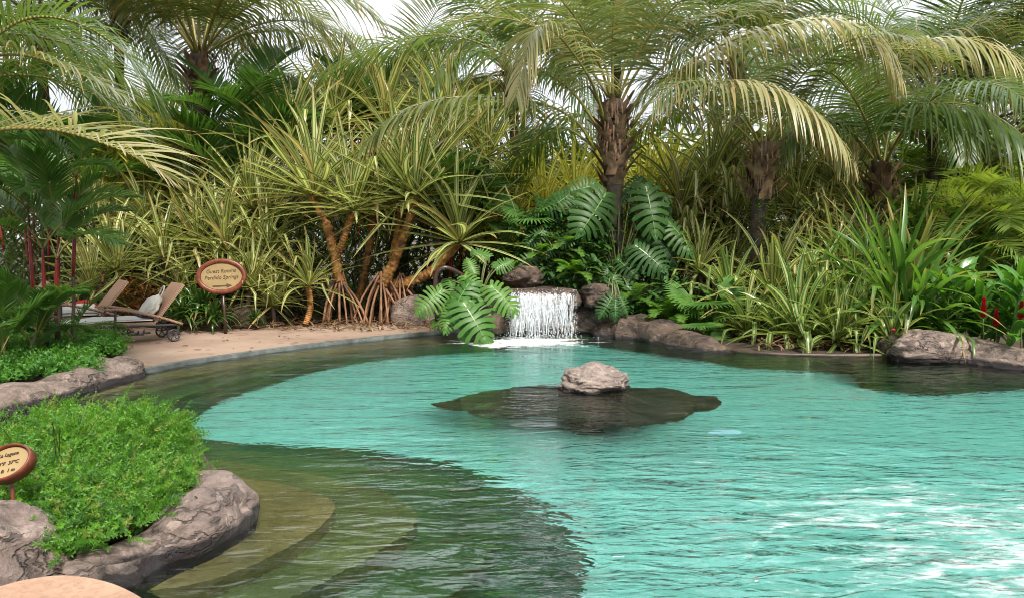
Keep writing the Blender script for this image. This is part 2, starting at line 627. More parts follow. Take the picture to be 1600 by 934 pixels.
def watermat():
    m, t, out = newmat('pool_water')
    geo = N(t, 'NewGeometry')
    pos = geo.outputs['Position']
    mp = N(t, 'Mapping'); mp.inputs['Scale'].default_value = (.55, 1.35, 1)
    t.links.new(pos, mp.inputs['Vector'])
    a = noise_(t, 1.6, 2, mp.outputs[0], .4)
    b1 = noise_(t, 4.6, 2, mp.outputs[0], .9)
    c = noise_(t, 13, 2, mp.outputs[0], .6)

    def spot(x, y, rx, ry, inner, outer):
        mm = N(t, 'Mapping')
        mm.vector_type = 'TEXTURE'
        mm.inputs['Location'].default_value = (x, y, 0)
        mm.inputs['Scale'].default_value = (rx, ry, 1)
        t.links.new(pos, mm.inputs['Vector'])
        l = N(t, 'VectorMath'); l.operation = 'LENGTH'
        t.links.new(mm.outputs[0], l.inputs[0])
        return ramp(t, l.outputs['Value'], [(inner, (1, 1, 1)), (outer, (0, 0, 0))])

    near = spot(.6, 3.0, 5.5, 4.6, .25, 1.0)
    lft = spot(-1.6, 4.6, 2.6, 2.6, .4, 1.0)
    amp = math_(t, 'MULTIPLY', math_(t, 'MULTIPLY_ADD', near, .85, .42), math_(t, 'MULTIPLY_ADD', lft, -.62, 1.0))
    amp = math_(t, 'ADD', amp, math_(t, 'MULTIPLY', spot(.35, 5.0, .75, 1.7, .2, 1.0), .7))
    h = math_(t, 'ADD', math_(t, 'MULTIPLY', a, .9), math_(t, 'ADD', math_(t, 'MULTIPLY', b1, .42), math_(t, 'MULTIPLY', c, .10)))
    h = math_(t, 'MULTIPLY', h, amp)
    bp = N(t, 'Bump')
    bp.inputs['Strength'].default_value = 1
    bp.inputs['Distance'].default_value = .125
    t.links.new(h, bp.inputs['Height'])
    bq = N(t, 'Bump')
    bq.inputs['Strength'].default_value = 1
    bq.inputs['Distance'].default_value = .06
    t.links.new(h, bq.inputs['Height'])
    rf = N(t, 'BsdfRefraction')
    rf.inputs['IOR'].default_value = 1.33
    rf.inputs['Roughness'].default_value = 0.0
    rf.inputs['Color'].default_value = (.97, 1, .99, 1)
    t.links.new(bq.outputs[0], rf.inputs['Normal'])
    gl = N(t, 'BsdfGlossy')
    gl.inputs['Roughness'].default_value = 0.02
    t.links.new(bp.outputs[0], gl.inputs['Normal'])
    fr = N(t, 'Fresnel')
    fr.inputs['IOR'].default_value = 1.33
    t.links.new(bp.outputs[0], fr.inputs['Normal'])
    g = N(t, 'MixShader')
    t.links.new(fr.outputs[0], g.inputs[0])
    t.links.new(rf.outputs[0], g.inputs[1])
    t.links.new(gl.outputs[0], g.inputs[2])
    # froth
    fn = noise_(t, 3.2, 7, mp.outputs[0], .6, .68)
    fn2 = noise_(t, 17, 3, mp.outputs[0], .4)
    fmix = math_(t, 'ADD', math_(t, 'MULTIPLY', fn, .72), math_(t, 'MULTIPLY', fn2, .28))
    jet = spot(2.9, 4.3, 2.6, 2.5, .05, 1.0)
    fall = spot(.2, 13.2, 2.5, 1.7, .10, 1.0)
    fn3 = noise_(t, 44, 3, mp.outputs[0], .3)
    fine = math_(t, 'MULTIPLY_ADD', fn3, .16, -.08)
    f_a = ramp(t, math_(t, 'ADD', math_(t, 'ADD', fmix, fine), math_(t, 'MULTIPLY_ADD', jet, .225, -.21)), [(.42, (0, 0, 0)), (.51, (.18, .18, .18)), (.62, (.8, .8, .8))])
    f_b = ramp(t, math_(t, 'ADD', math_(t, 'ADD', fmix, fine), math_(t, 'MULTIPLY_ADD', fall, .37, -.29)), [(.45, (0, 0, 0)), (.58, (1, 1, 1))])
    ff = math_(t, 'MAXIMUM', f_a, f_b)
    d = N(t, 'BsdfDiffuse')
    d.inputs['Color'].default_value = (.82, .86, .86, 1)
    t.links.new(bp.outputs[0], d.inputs['Normal'])
    mxs = N(t, 'MixShader')
    t.links.new(ff, mxs.inputs[0])
    t.links.new(g.outputs[0], mxs.inputs[1])
    t.links.new(d.outputs[0], mxs.inputs[2])
    t.links.new(mxs.outputs[0], out.inputs['Surface'])
    va = N(t, 'VolumeAbsorption')
    va.inputs['Color'].default_value = (.18, .89, .85, 1)
    va.inputs['Density'].default_value = .43
    t.links.new(va.outputs[0], out.inputs['Volume'])
    return m


M['water'] = watermat()


def fallmat(tl_, tp_):
    m, t, out = newmat('falling_water')
    b = N(t, 'BsdfPrincipled')
    b.inputs['Base Color'].default_value = (.86, .88, .92, 1)
    b.inputs['Roughness'].default_value = .2
    tr = N(t, 'BsdfTransparent')
    tl = N(t, 'BsdfTranslucent'); tl.inputs['Color'].default_value = (.9, .92, .95, 1)
    m1 = N(t, 'MixShader'); m1.inputs[0].default_value = tl_
    t.links.new(b.outputs[0], m1.inputs[1]); t.links.new(tl.outputs[0], m1.inputs[2])
    m2 = N(t, 'MixShader'); m2.inputs[0].default_value = tp_
    t.links.new(m1.outputs[0], m2.inputs[1]); t.links.new(tr.outputs[0], m2.inputs[2])
    t.links.new(m2.outputs[0], out.inputs['Surface'])
    return m


M['fall'] = fallmat(.4, .22)
M['film'] = fallmat(.5, .72)

# ------------------------------------------------------------------ setting: pool, deck, ground
FLOOR = 1.35
POOL_PX = [(-60, 668), (60, 628), (140, 604), (205, 586), (300, 568), (420, 550), (560, 533), (700, 520), (760, 516)]
pool = [W(x, y, 0) for x, y in POOL_PX]
pool += [V3((-.2, 14.4, 0)), V3((1.6, 14.4, 0)), W(960, 522), W(1040, 530), W(1120, 545), W(1180, 552), W(1300, 556), W(1420, 559), W(1600, 572)]
pool += [V3((9.2, 9.6, 0)), V3((10.5, 7.0, 0)), V3((10.5, 3.0, 0)), V3((9, .8, 0)), V3((4, .2, 0)), V3((.4, .9, 0)),
         V3((-.9, 2.0, 0)), W(215, 945, 0), V3((-3.2, 3.3, 0)), V3((-5.2, 3.6, 0)), V3((-7.5, 5.0, 0)), V3((-7.6, 6.4, 0))]
ctr = V3((1.0, 7.5, 0))
g = MB()
ring = crv(pool + [pool[0]], 160)[:-1]
nr = len(ring)
radii = [0, .6, 2, 6, 20, 80, 600]
for k, rr in enumerate(radii):
    for p in ring:
        d = (p - ctr).normalized()
        q = p + d * rr
        g.v.append(V3((q.x, q.y, .02 if k == 0 else (.015 + .02 * noise.noise(q * .8) if rr < 50 else .015))))
for k in range(len(radii) - 1):
    for i in range(nr):
        j = (i + 1) % nr
        g.face((k * nr + i, (k + 1) * nr + i, (k + 1) * nr + j, k * nr + j))
gr = tag(g.build('ground', M['soil']), kind='structure')

b = MB()      # wall of the basin
for p in ring:
    b.v.append(V3((p.x, p.y, -FLOOR - .1)))
for p in ring:
    b.v.append(V3((p.x, p.y, .019)))
for i in range(nr):
    j = (i + 1) % nr
    b.face((i, j, nr + j, nr + i))
tag(b.build('pool_wall', M['step']), kind='structure')

b = MB()
b.quad(V3((-12, -3, -FLOOR)), V3((15, -3, -FLOOR)), V3((15, 18, -FLOOR)), V3((-12, 18, -FLOOR)))
tag(b.build('pool_floor', M['floor']), kind='structure')

b = MB()      # water body
b.box((-11.5, -2.5, -FLOOR - .05), (14.5, 17.5, 0))
tag(b.build('pool_water', M['water'], smooth=False), kind='structure')


DZ = .05


def stepblock(pxs, depth, extra, name='pool_step', foot=None, mat='step'):
    pts = [U(x, y, foot or depth) for x, y in pxs]
    poly = crv(pts, 60) + [V3(e) for e in extra]
    mb = MB()
    mb.prism([(p.x, p.y) for p in poly], -FLOOR - .02, -depth)
    return tag(mb.build(name, M[mat], smooth=False), kind='structure')


# steps round the near planter
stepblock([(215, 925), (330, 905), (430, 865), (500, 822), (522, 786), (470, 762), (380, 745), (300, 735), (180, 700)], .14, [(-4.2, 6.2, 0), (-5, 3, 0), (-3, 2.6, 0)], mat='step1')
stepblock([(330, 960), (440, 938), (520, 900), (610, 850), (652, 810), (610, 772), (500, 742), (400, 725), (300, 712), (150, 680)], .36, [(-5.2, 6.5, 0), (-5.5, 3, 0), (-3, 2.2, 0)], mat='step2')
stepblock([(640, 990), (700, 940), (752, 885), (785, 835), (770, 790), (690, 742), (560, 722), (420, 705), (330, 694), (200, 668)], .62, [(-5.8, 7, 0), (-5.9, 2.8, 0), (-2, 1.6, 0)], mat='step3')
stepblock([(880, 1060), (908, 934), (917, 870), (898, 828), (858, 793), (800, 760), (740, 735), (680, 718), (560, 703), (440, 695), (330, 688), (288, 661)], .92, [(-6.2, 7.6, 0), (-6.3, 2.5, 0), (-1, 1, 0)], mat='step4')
# benches along the curved deck
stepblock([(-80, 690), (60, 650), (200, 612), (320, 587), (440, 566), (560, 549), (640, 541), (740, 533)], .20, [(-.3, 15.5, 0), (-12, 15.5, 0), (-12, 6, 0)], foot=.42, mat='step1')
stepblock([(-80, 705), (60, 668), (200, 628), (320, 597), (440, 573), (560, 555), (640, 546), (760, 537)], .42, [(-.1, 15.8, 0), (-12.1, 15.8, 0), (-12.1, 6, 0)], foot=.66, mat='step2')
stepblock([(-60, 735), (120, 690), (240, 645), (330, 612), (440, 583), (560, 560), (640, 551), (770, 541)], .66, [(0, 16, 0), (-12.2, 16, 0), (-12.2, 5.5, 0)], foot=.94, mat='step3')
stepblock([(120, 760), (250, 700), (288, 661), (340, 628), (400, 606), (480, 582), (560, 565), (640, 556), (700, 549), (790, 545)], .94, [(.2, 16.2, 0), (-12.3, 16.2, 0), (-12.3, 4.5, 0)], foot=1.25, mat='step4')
# dark ledge under the far right bank
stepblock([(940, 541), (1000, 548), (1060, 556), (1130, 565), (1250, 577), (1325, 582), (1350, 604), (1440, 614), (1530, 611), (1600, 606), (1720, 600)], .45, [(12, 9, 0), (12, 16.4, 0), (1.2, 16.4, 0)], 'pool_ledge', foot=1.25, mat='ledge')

# deck with coping
edge = [W(x, y, DZ) for x, y in ((205, 580), (300, 563), (420, 546), (560, 529), (700, 516), (765, 511))]
edge_s = crv([V3((-12.5, 9.4, 0))] + [W(-100, 618, DZ)] + edge, 70)
back = [W(x, y, DZ) for x, y in ((765, 494), (700, 497), (600, 502), (480, 508), (380, 512), (285, 514))] + [V3((-7.6, 15.2, 0)), V3((-10, 15.6, 0)), V3((-20, 16, 0)), V3((-20, 9, 0))]
mb = MB()
cw = .12
inn = []
for i, p in enumerate(edge_s):
    t_ = (edge_s[min(i + 1, 70)] - edge_s[max(i - 1, 0)]); t_.z = 0; t_.normalize()
    inn.append(V3((p.x - t_.y * cw, p.y + t_.x * cw, 0)))
poly = [(p.x, p.y) for p in inn] + [(p.x, p.y) for p in back]
mb.prism(poly, -.3, DZ)
tag(mb.build('deck', M['deck'], smooth=False), kind='structure')
mb = MB()
kc = [k for k in range(71) if edge_s[k].x > W(196, 582, DZ).x]
mb.prism([(edge_s[k].x, edge_s[k].y) for k in kc] + [(inn[k].x, inn[k].y) for k in reversed(kc)], -.25, DZ + .004)
tag(mb.build('pool_coping', M['coping'], smooth=False), kind='structure')
mb = MB()
rimp = crv([W(x, y, .012) for x, y in ((1095, 540), (1180, 551), (1300, 555), (1420, 557), (1600, 570))] + [V3((9.3, 9.5, .012))], 50)
mb.tube(rimp, [.036 * (1 + .35 * noise.noise(p * 2.0)) for p in rimp], 8, bump=.3)
tag(mb.build('pool_rim', M['rim']), kind='structure')
# paving where the photographer stands
mb = MB()
sl = [W(x, y, .42) for x, y in ((-40, 925), (0, 912), (50, 899), (110, 893), (170, 902), (215, 920), (262, 950))]
poly = crv(sl, 24)
pl = [(p.x, p.y) for p in poly] + [(-.9, 1.9), (-.1, .6), (3.5, -.4), (3.5, -6), (-8, -6), (-6, 2.2)]
mb.prism(pl, -.5, .39)
ins = [(x + (-2.3 - x) * .012, y + (1.5 - y) * .012) for x, y in pl]
mb.prism(ins, .3, .415)
tag(mb.build('paving', M['slab'], smooth=False), kind='structure')


# ------------------------------------------------------------------ rocks
def ico(sub):
    import bmesh
    bm = bmesh.new()
    bmesh.ops.create_icosphere(bm, subdivisions=sub, radius=1)
    vs_ = [v.co.copy() for v in bm.verts]
    fs = [tuple(v.index for v in f.verts) for f in bm.faces]
    bm.free()
    return vs_, fs


ICO = {k: ico(k) for k in (1, 4, 5, 6)}


def rockmesh(c, size, seed, rz=0, amp=.28, sub=5, fine=.05, box=.0):
    vs_, fs = ICO[sub]
    mb = MB()
    ca, sa = math.cos(rz), math.sin(rz)
    so = V3((seed * 7.3, seed * 3.1, seed * 5.7))
    for v in vs_:
        p = v.copy()
        if box:
            mm = max(abs(p.x), abs(p.y), abs(p.z))
            p = p.lerp(p / mm * .8, box)
        k = 1 + amp * noise.noise(p * 1.1 + so) + amp * .5 * noise.noise(p * 2.3 + so)
        rg = noise.ridged_multi_fractal(V3((p.x, p.y, p.z * 2.2)) * 1.5 + so, .9, 2.1, 5, 1, 2)
        k += -fine * (rg - 1)
        p = p * k
        x, y, z = p.x * size[0], p.y * size[1], p.z * size[2]
        mb.v.append(V3((c[0] + x * ca - y * sa, c[1] + x * sa + y * ca, c[2] + z)))
    for f in fs:
        mb.face(f)
    return mb


def rock(label, c, size, seed, rz=0, mat='rock', amp=.28, sub=5, fine=.05, name='boulder', cat='rock', box=0.0, group=None):
    o = rockmesh(c, size, seed, rz, amp, sub, fine, box).build(name, M[mat])
    return tag(o, label, cat, group)


def sweeprock(label, path, wid, hgt, seed, mat='rock', n=90, sides=40, zb=-.25, name='boulder', cat='rock', amp=.07):
    """a long low boulder on a path: wid half widths, hgt heights above zb"""
    pts = crv(path, n)
    ws, hs = crs(wid, n), crs(hgt, n)
    mb = MB()
    so = V3((seed * 3.7, seed * 9.1, seed * 1.3))
    for i, p in enumerate(pts):
        t_ = pts[min(i + 1, n)] - pts[max(i - 1, 0)]
        t_.z = 0
        t_.normalize()
        sd_ = V3((t_.y, -t_.x, 0))
        e = min(1, min(i, n - i) / 7.0)
        e = math.sqrt(max(0, 1 - (1 - e) ** 2)) if i not in (0, n) else .02
        for j in range(sides):
            q = 2 * PI * j / sides
            cx, cz = math.cos(q), math.sin(q)
            cx = math.copysign(abs(cx) ** .8, cx)
            cz = math.copysign(abs(cz) ** .8, cz)
            o = V3((p.x, p.y, 0)) + sd_ * cx * ws[i] * e
            z = zb + (hs[i] + (0 if cz > 0 else .1)) * cz * (.3 + .7 * e) if cz > 0 else zb + .2 * cz
            o.z = z
            d = noise.noise(o * 2.2 + so) * amp * 1.3 + noise.noise(V3((o.x * 3, o.y * 3, o.z * 9)) + so) * amp * .55
            d -= (noise.ridged_multi_fractal(V3((o.x, o.y, o.z * 2.5)) * 2.3 + so, .9, 2.1, 4, 1, 2) - 1) * amp * .26
            wv = noise.noise(V3((o.x * 1.5, o.y * 1.5, o.z * 7)) + so * 2)
            d -= max(0, 1 - abs(wv) * 9) * amp * .42
            o += (sd_ * cx + V3((0, 0, cz * 1.0))) * d * e
            mb.v.append(o)
    for i in range(n):
        for j in range(sides):
            j2 = (j + 1) % sides
            mb.face((i * sides + j, i * sides + j2, (i + 1) * sides + j2, (i + 1) * sides + j))
    mb.face(tuple(range(sides)))
    mb.face(tuple(n * sides + j for j in range(sides)))
    return tag(mb.build(name, M[mat]), label, cat)


# rock in the pool with its drowned foot
ct = W(928, 606, 0)
cr0 = thing('boulder', 'pale rounded boulder standing alone in the turquoise pool on a dark sunken ledge', 'rock', ct)
rb = MB()
rk = rockmesh((ct.x, ct.y, .03), (.40, .34, .22), 4.2, .2, .34, 6, .10)
rk.build('rock_top', M['rock_pale'], cr0)
foot = []
for x, y in ((668, 636), (720, 620), (800, 608), (880, 603), (990, 606), (1060, 612), (1110, 622), (1126, 632), (1090, 646), (1062, 660), (1000, 667), (930, 662), (860, 657), (770, 655), (700, 645)):
    foot.append(U(x, y - (2 if y < 640 else 5), .25))
fs_ = crv(foot + [foot[0]], 110)[:-1]
fs_ = [p + V3((noise.noise(p * 5.0), noise.noise(p * 5.0 + V3((9, 0, 0))), 0)) * .12 for p in fs_]
fm = MB()
fc = sum(fs_, V3((0, 0, 0))) / len(fs_)
lv = [(.10, -FLOOR - .01), (.22, -.60), (.97, -.33), (1.0, -.25), (.85, -.20), (.55, -.15), (.3, -.08), (.0, .0)]
for k, (s_, z) in enumerate(lv):
    for i, p in enumerate(fs_):
        q = fc.lerp(p, s_) if s_ > .5 or k < 2 else V3((ct.x, ct.y, 0)).lerp(p, s_ + .001)
        q = V3((q.x, q.y, z + .10 * noise.noise(q * 2.6) * (1 if 1 < k < 7 else 0)))
        dd = (q - fc); dd.z = 0
        q += dd.normalized() * .04 * noise.noise(V3((q.x * 2.2, q.y * 2.2, z * 4)))
        fm.v.append(q)
m_ = len(fs_)
for k in range(len(lv) - 1):
    for i in range(m_):
        j = (i + 1) % m_
        fm.face((k * m_ + i, k * m_ + j, (k + 1) * m_ + j, (k + 1) * m_ + i))
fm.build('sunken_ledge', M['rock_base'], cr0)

# near planter
sweeprock('long brown rock wall of the near planter curling round the feathery green bush',
          [W(104, 868, .12), W(170, 852, .15), W(240, 822, .16), (W(300, 790, .17)), W(345, 766, .17), W(338, 742, .17), W(292, 728, .15), W(240, 706, .1), W(180, 690, .05)],
          [.24, .25, .26, .27, .25, .20, .15, .13, .12], [.36, .37, .40, .44, .45, .44, .38, .34, .32], 3.1, n=200, sides=72, zb=-.22, amp=.085)
c0 = W(28, 850, .2)
rock('big rounded brown boulder under the small oval sign in the near planter', (c0.x - .12, c0.y - .02, .02), (.36, .36, .38), 7.7, .4, amp=.2, sub=6, fine=.06)
# soil of the near planter
mb = MB()
pc = W(120, 760, .15)
pc = V3((-3.0, 4.95, 0))
for k in range(9):
    for i in range(40):
        q = 2 * PI * i / 40
        rr = k / 8
        mb.v.append(V3((pc.x + (.98 if math.cos(q) > 0 else 1.5) * rr * math.cos(q), pc.y + 1.15 * rr * math.sin(q) + .35 * rr * math.cos(q), .34 * (1 - rr ** 7) - .05)))
for k in range(8):
    for i in range(40):
        j = (i + 1) % 40
        mb.face((k * 40 + i, (k + 1) * 40 + i, (k + 1) * 40 + j, k * 40 + j))
tag(mb.build('planter_soil', M['soil']), kind='structure')

# far left planter
sweeprock('long grey brown rock edging the left planter with a pale waterline above dark wet stone',
          [W(-150, 668, .1), W(-60, 640, .1), W(20, 618, .1), W(100, 596, .1), W(160, 580, .1), W(192, 568, .1)],
          [.34, .34, .34, .36, .40, .40], [.36, .36, .38, .42, .46, .40], 5.4, n=110, sides=40, zb=-.2, amp=.06)
mb = MB()
plp = [W(x, y, .12) for x, y in ((-160, 665), (0, 615), (100, 592), (182, 566), (190, 548), (150, 533), (80, 526), (0, 527), (-160, 535))]
plp = crv(plp + [plp[0]], 48)[:-1]
pcc = sum(plp, V3((0, 0, 0))) / len(plp)
for k in range(7):
    rr = k / 6
    for p in plp:
        q = pcc.lerp(p, rr)
        mb.v.append(V3((q.x, q.y, .09 + .22 * (1 - rr ** 2))))
for k in range(6):
    for i in range(48):
        j = (i + 1) % 48
        mb.face((k * 48 + i, (k + 1) * 48 + i, (k + 1) * 48 + j, k * 48 + j))
tag(mb.build('planter_soil', M['soil']), kind='structure')

# rocks on the right bank
c1 = W(1468, 566, 0)
rock('pale grey boulder at the pool edge below the red ginger', (c1.x, c1.y + .30, .10), (.62, .42, .33), 2.3, .1, 'rock', .22, 5, .06)
c1 = W(1420, 560, 0)
rock('small dark wet stone touching the left end of the pale grey edge boulder', (c1.x - .02, c1.y + .35, .08), (.25, .28, .22), 9.1, .5, 'rock_dark', .2, 4, .05)
sweeprock('flat brown rock slab running from the pale edge boulder out of the picture',
          [W(1500, 553, .1) + V3((0, .25, 0)), W(1560, 556, .1) + V3((0, .25, 0)), W(1640, 566, .1) + V3((0, .2, 0)), V3((9.0, 9.9, 0))], [.38, .42, .45, .4], [.42, .40, .36, .3], 1.9, zb=-.14, n=70)
sweeprock('long dark rock slope on the back bank right of the waterfall, tapering to the water',
          [W(925, 520, .05) + V3((0, .35, 0)), W(985, 517, .1) + V3((0, .3, 0)), W(1040, 522, .1) + V3((0, .2, 0)), W(1090, 534, .1) + V3((0, .12, 0)), W(1150, 547, .05) + V3((0, .1, 0))],
          [.35, .55, .5, .35, .18], [.32, .50, .46, .30, .16], 8.4, 'rock_dark', n=90, zb=-.12, amp=.08)
# waterfall rocks
FX0, FX1, FY = W(801, 525).x, W(893, 525).x, 13.95
ZT = P(850, 452, 14.0).z
rock('dark rock slab over which the waterfall spills', ((FX0 + FX1) / 2, FY + .55, ZT - .20), (.85, .66, .24), 3.3, 0, 'rock_dark', .10, 5, .04, box=.5)
rock('dark wet rock face behind the falling water', ((FX0 + FX1) / 2, FY + .75, .18), (.95, .55, .55), 6.1, 0, 'rock_dark', .15, 5, .05, box=.4)
p = P(938, 462, 14.0)
rock('brown rock with a flat top at the right end of the waterfall lip', (p.x, p.y + .25, p.z - .02), (.36, .40, .22), 5.2, .2, 'rock_dark', .22, 5, .06, box=.3)
p = P(930, 505, 14.1)
rock('dark hollow rock below the right end of the waterfall lip', (p.x, p.y + .5, p.z), (.45, .45, .42), 1.2, .2, 'rock_dark', .2, 4, .06)
p = P(822, 432, 14.5)
rock('rounded brown boulder above the left end of the waterfall', (p.x - .02, p.y + .1, p.z - .02), (.36, .34, .22), 2.6, .3, 'rock_dark', .25, 5, .06)
p = P(780, 490, 14.2)
rock('dark rooty rock left of the waterfall under the cut leaves', (p.x - .1, p.y + .45, .25), (.42, .5, .55), 4.8, .3, 'rock_dark', .2, 4, .08)
p = P(640, 484, 15.2)
rock('low brown boulder behind the deck between stilt roots and cut leaves', (p.x + .1, p.y + .3, .2), (.55, .4, .42), 3.9, .1, 'rock', .15, 4, .05)
p = P(372, 480, 15.0)
rock('low brown boulder behind the post of the oval guest sign', (p.x + .1, p.y, .1), (.42, .3, .40), 7.2, .1, 'rock_dark', .2, 4, .08)
rock('earthy mound of rock behind the waterfall under the tall centre palm', (1.6, 15.6, .1), (1.9, 1.0, .85), 2.2, .1, 'rock_dark', .2, 5, .06)

# waterfall
rd = random.Random(5)
mb = MB()
def clump(u):
    return max(0, .42 + 1.5 * noise.noise(V3((u * 5.3, 2.2, 0))))


i = 0
while i < 460:
    u_ = rd.random()
    if rd.random() > .06 + clump(u_) * .9:
        continue
    i += 1
    x = FX0 + (FX1 - FX0) * u_
    z = ZT - .02 - .10 * abs(noise.noise(V3((u_ * 7, 0, 5)))) - rd.random() * .03
    out_ = .12 + .16 * abs(noise.noise(V3((u_ * 9, 3, 1)))) + rd.random() * .16
    k0 = rd.random() ** 1.2 * .75
    k1 = min(1.02, k0 + rd.uniform(.06, .35))
    sl_ = rd.gauss(0, .06)
    pts, ra = [], []
    r0 = rd.uniform(.002, .0065) * (1.5 if rd.random() < .2 else 1)
    wob = rd.uniform(.004, .02)
    for k in range(7):
        u = min(1.0, k0 + (k1 - k0) * k / 6)
        pts.append(V3((x + sl_ * u + wob * math.sin(14 * u + i), FY - .06 - out_ * math.sqrt(u) + wob * math.cos(11 * u + i), z * (1 - u * (.25 + .75 * u)))))
        ra.append(r0 * (1.0 if 0 < k < 6 else .3) * rd.uniform(.4, 1.7))
    mb.tube(pts, ra, 4, cap=False)
sheet = MB()
for i in range(70):
    u_ = min(1, max(0, rd.gauss(.42, .3)))
    x = FX0 + (FX1 - FX0) * u_
    w_ = rd.uniform(.015, .05)
    k0, k1 = rd.uniform(0, .35), rd.uniform(.6, 1)
    pts, ra = [], []
    for k in range(11):
        u = k0 + (k1 - k0) * k / 10
        pts.append(V3((x + .015 * math.sin(7 * u + i), FY - .05 - .24 * math.sqrt(u), (ZT - .04) * (1 - u * (.25 + .75 * u)))))
        ra.append(w_ * (.25 + .75 * math.sin(PI * k / 10)) * rd.uniform(.6, 1.2))
    sheet.flat(pts, [V3((1, rd.uniform(-.3, .3), 0)).normalized()] * 11, ra, rd.random())
iv, if_ = ICO[1]


nv0 = len(mb.v)
mb.v += sheet.v
for f_, m_ in zip(sheet.f, sheet.mi):
    mb.face(tuple(nv0 + q for q in f_), None, 0, 1)


def blob(mb, p, r, fz=1.0):
    n0 = len(mb.v)
    for v in iv:
        mb.v.append(p + V3((v.x * r, v.y * r, v.z * r * fz)))
    for f in if_:
        mb.face(tuple(n0 + q for q in f))


for i in range(2200):
    u = rd.random() ** .5
    x = FX0 - .12 + (FX1 - FX0 + .2) * rd.random()
    blob(mb, V3((x, FY - .05 - .38 * math.sqrt(u) * rd.uniform(.5, 1.15), max(.0, ZT * (1 - u * u) + rd.uniform(-.1, .05)))), rd.uniform(.002, .008))
wf = tag(mb.build('waterfall', [M['fall'], M['film']]), 'white broken curtain of water falling over the dark rock lip', 'waterfall')
mb = MB()
for i in range(420):
    a, rr = rd.random() * 2 * PI, abs(rd.gauss(0, .5))
    blob(mb, V3(((FX0 + FX1) / 2 + -.1 + math.cos(a) * rr * 1.0, 13.55 + math.sin(a) * rr * .55, rd.random() ** 3 * .16)), rd.uniform(.003, .009))
tag(mb.build('splash', M['fall']), kind='stuff')
# a pale leaf afloat
mb = MB()
fl = W(1132, 674, .006)
n0 = len(mb.v)
mb.v.append(fl)
for i in range(28):
    q = 2 * PI * (i + .8) / 29.6 + PI * .93
    mb.v.append(V3((fl.x + .155 * math.cos(q), fl.y + .10 * math.sin(q), .006 + .004 * math.sin(3 * q))))
for i in range(27):
    mb.face((n0, n0 + 1 + i, n0 + 2 + i))
tag(mb.build('floating_leaf', solid('pale_leaf', (.12, .25, .27), .85, spec=.1)), 'pale blue round leaf floating on the turquoise water', 'leaf')
# ------------------------------------------------------------------ plant builders
UPZ = V3((0, 0, 1))


def frond(mb, pts, n, L, wd, droop=.25, a0=80, a1=40, beta=18, r0=.03, bare=.18, rnd=None, seg=5, ragged=.12, fold=False, m_leaf=0, m_rach=1, tipfac=.55):
    rnd = rnd or random.Random(1)
    K = 28
    P_ = crv(pts, K)
    mb.tube(P_, [r0 * (1 - .85 * i / K) for i in range(K + 1)], 6, m=m_rach, cap=True)
    for i in range(n):
        u = bare + (1 - bare) * (i + .5) / n
        f = u * K
        j = min(int(f), K - 1)
        base = P_[j].lerp(P_[j + 1], f - j)
        T = (P_[j + 1] - P_[j]).normalized()
        hz = V3((T.y, -T.x, 0))
        if hz.length < .25:
            hz = V3((P_[-1].y - P_[0].y, -(P_[-1].x - P_[0].x), 0))
            if hz.length < 1e-3:
                hz = V3((1, 0, 0))
            hz = hz - T * hz.dot(T)
        S = hz.normalized()
        Un = S.cross(T)
        if Un.z < 0:
            Un = -Un
        w_ = (u - bare) / (1 - bare)
        prof = (.45 + .55 * math.sin(PI * min(1, .18 + .62 * w_) )) * (1 if w_ < .7 else 1 - (1 - tipfac) * (w_ - .7) / .3)
        al = R(a0 + (a1 - a0) * w_)
        for sg in (-1, 1):
            ln = L * prof * rnd.uniform(1 - ragged, 1 + ragged * .5)
            be = R(beta + rnd.uniform(-9, 9))
            D = (T * math.cos(al + R(rnd.uniform(-5, 5))) + (S * sg * math.cos(be) + Un * math.sin(be)) * math.sin(al)).normalized()
            pts_, sd_, wds = [], [], []
            p = base.copy()
            dr = droop * rnd.uniform(.7, 1.35)
            for k in range(seg + 1):
                pts_.append(p.copy())
                Wd = T - D * T.dot(D)
                if Wd.length < .05:
                    Wd = S - D * S.dot(D)
                sd_.append(Wd.normalized())
                x = k / seg
                wds.append(wd * (.55 + 1.1 * x if x < .4 else 1.0 - .95 * ((x - .4) / .6) ** 1.4))
                D = (D + V3((0, 0, -dr * (.4 + x)))).normalized()
                p = p + D * (ln / seg)
            if fold:
                mb.strip(pts_, sd_, wds, rnd.random(), .5, [Un] * (seg + 1), m_leaf)
            else:
                mb.flat(pts_, sd_, wds, rnd.random(), m_leaf)


def arc(L, elev, bend, n=7, side=0.0):
    """rachis in local X-Z: starts at elev, bends down by `bend` degrees along it"""
    p = V3((0, 0, 0))
    out = [p.copy()]
    for i in range(n - 1):
        u = (i + .5) / (n - 1)
        a = R(elev - bend * u ** 1.3)
        p = p + V3((math.cos(a), side * u, math.sin(a))) * (L / (n - 1))
        out.append(p.copy())
    return out


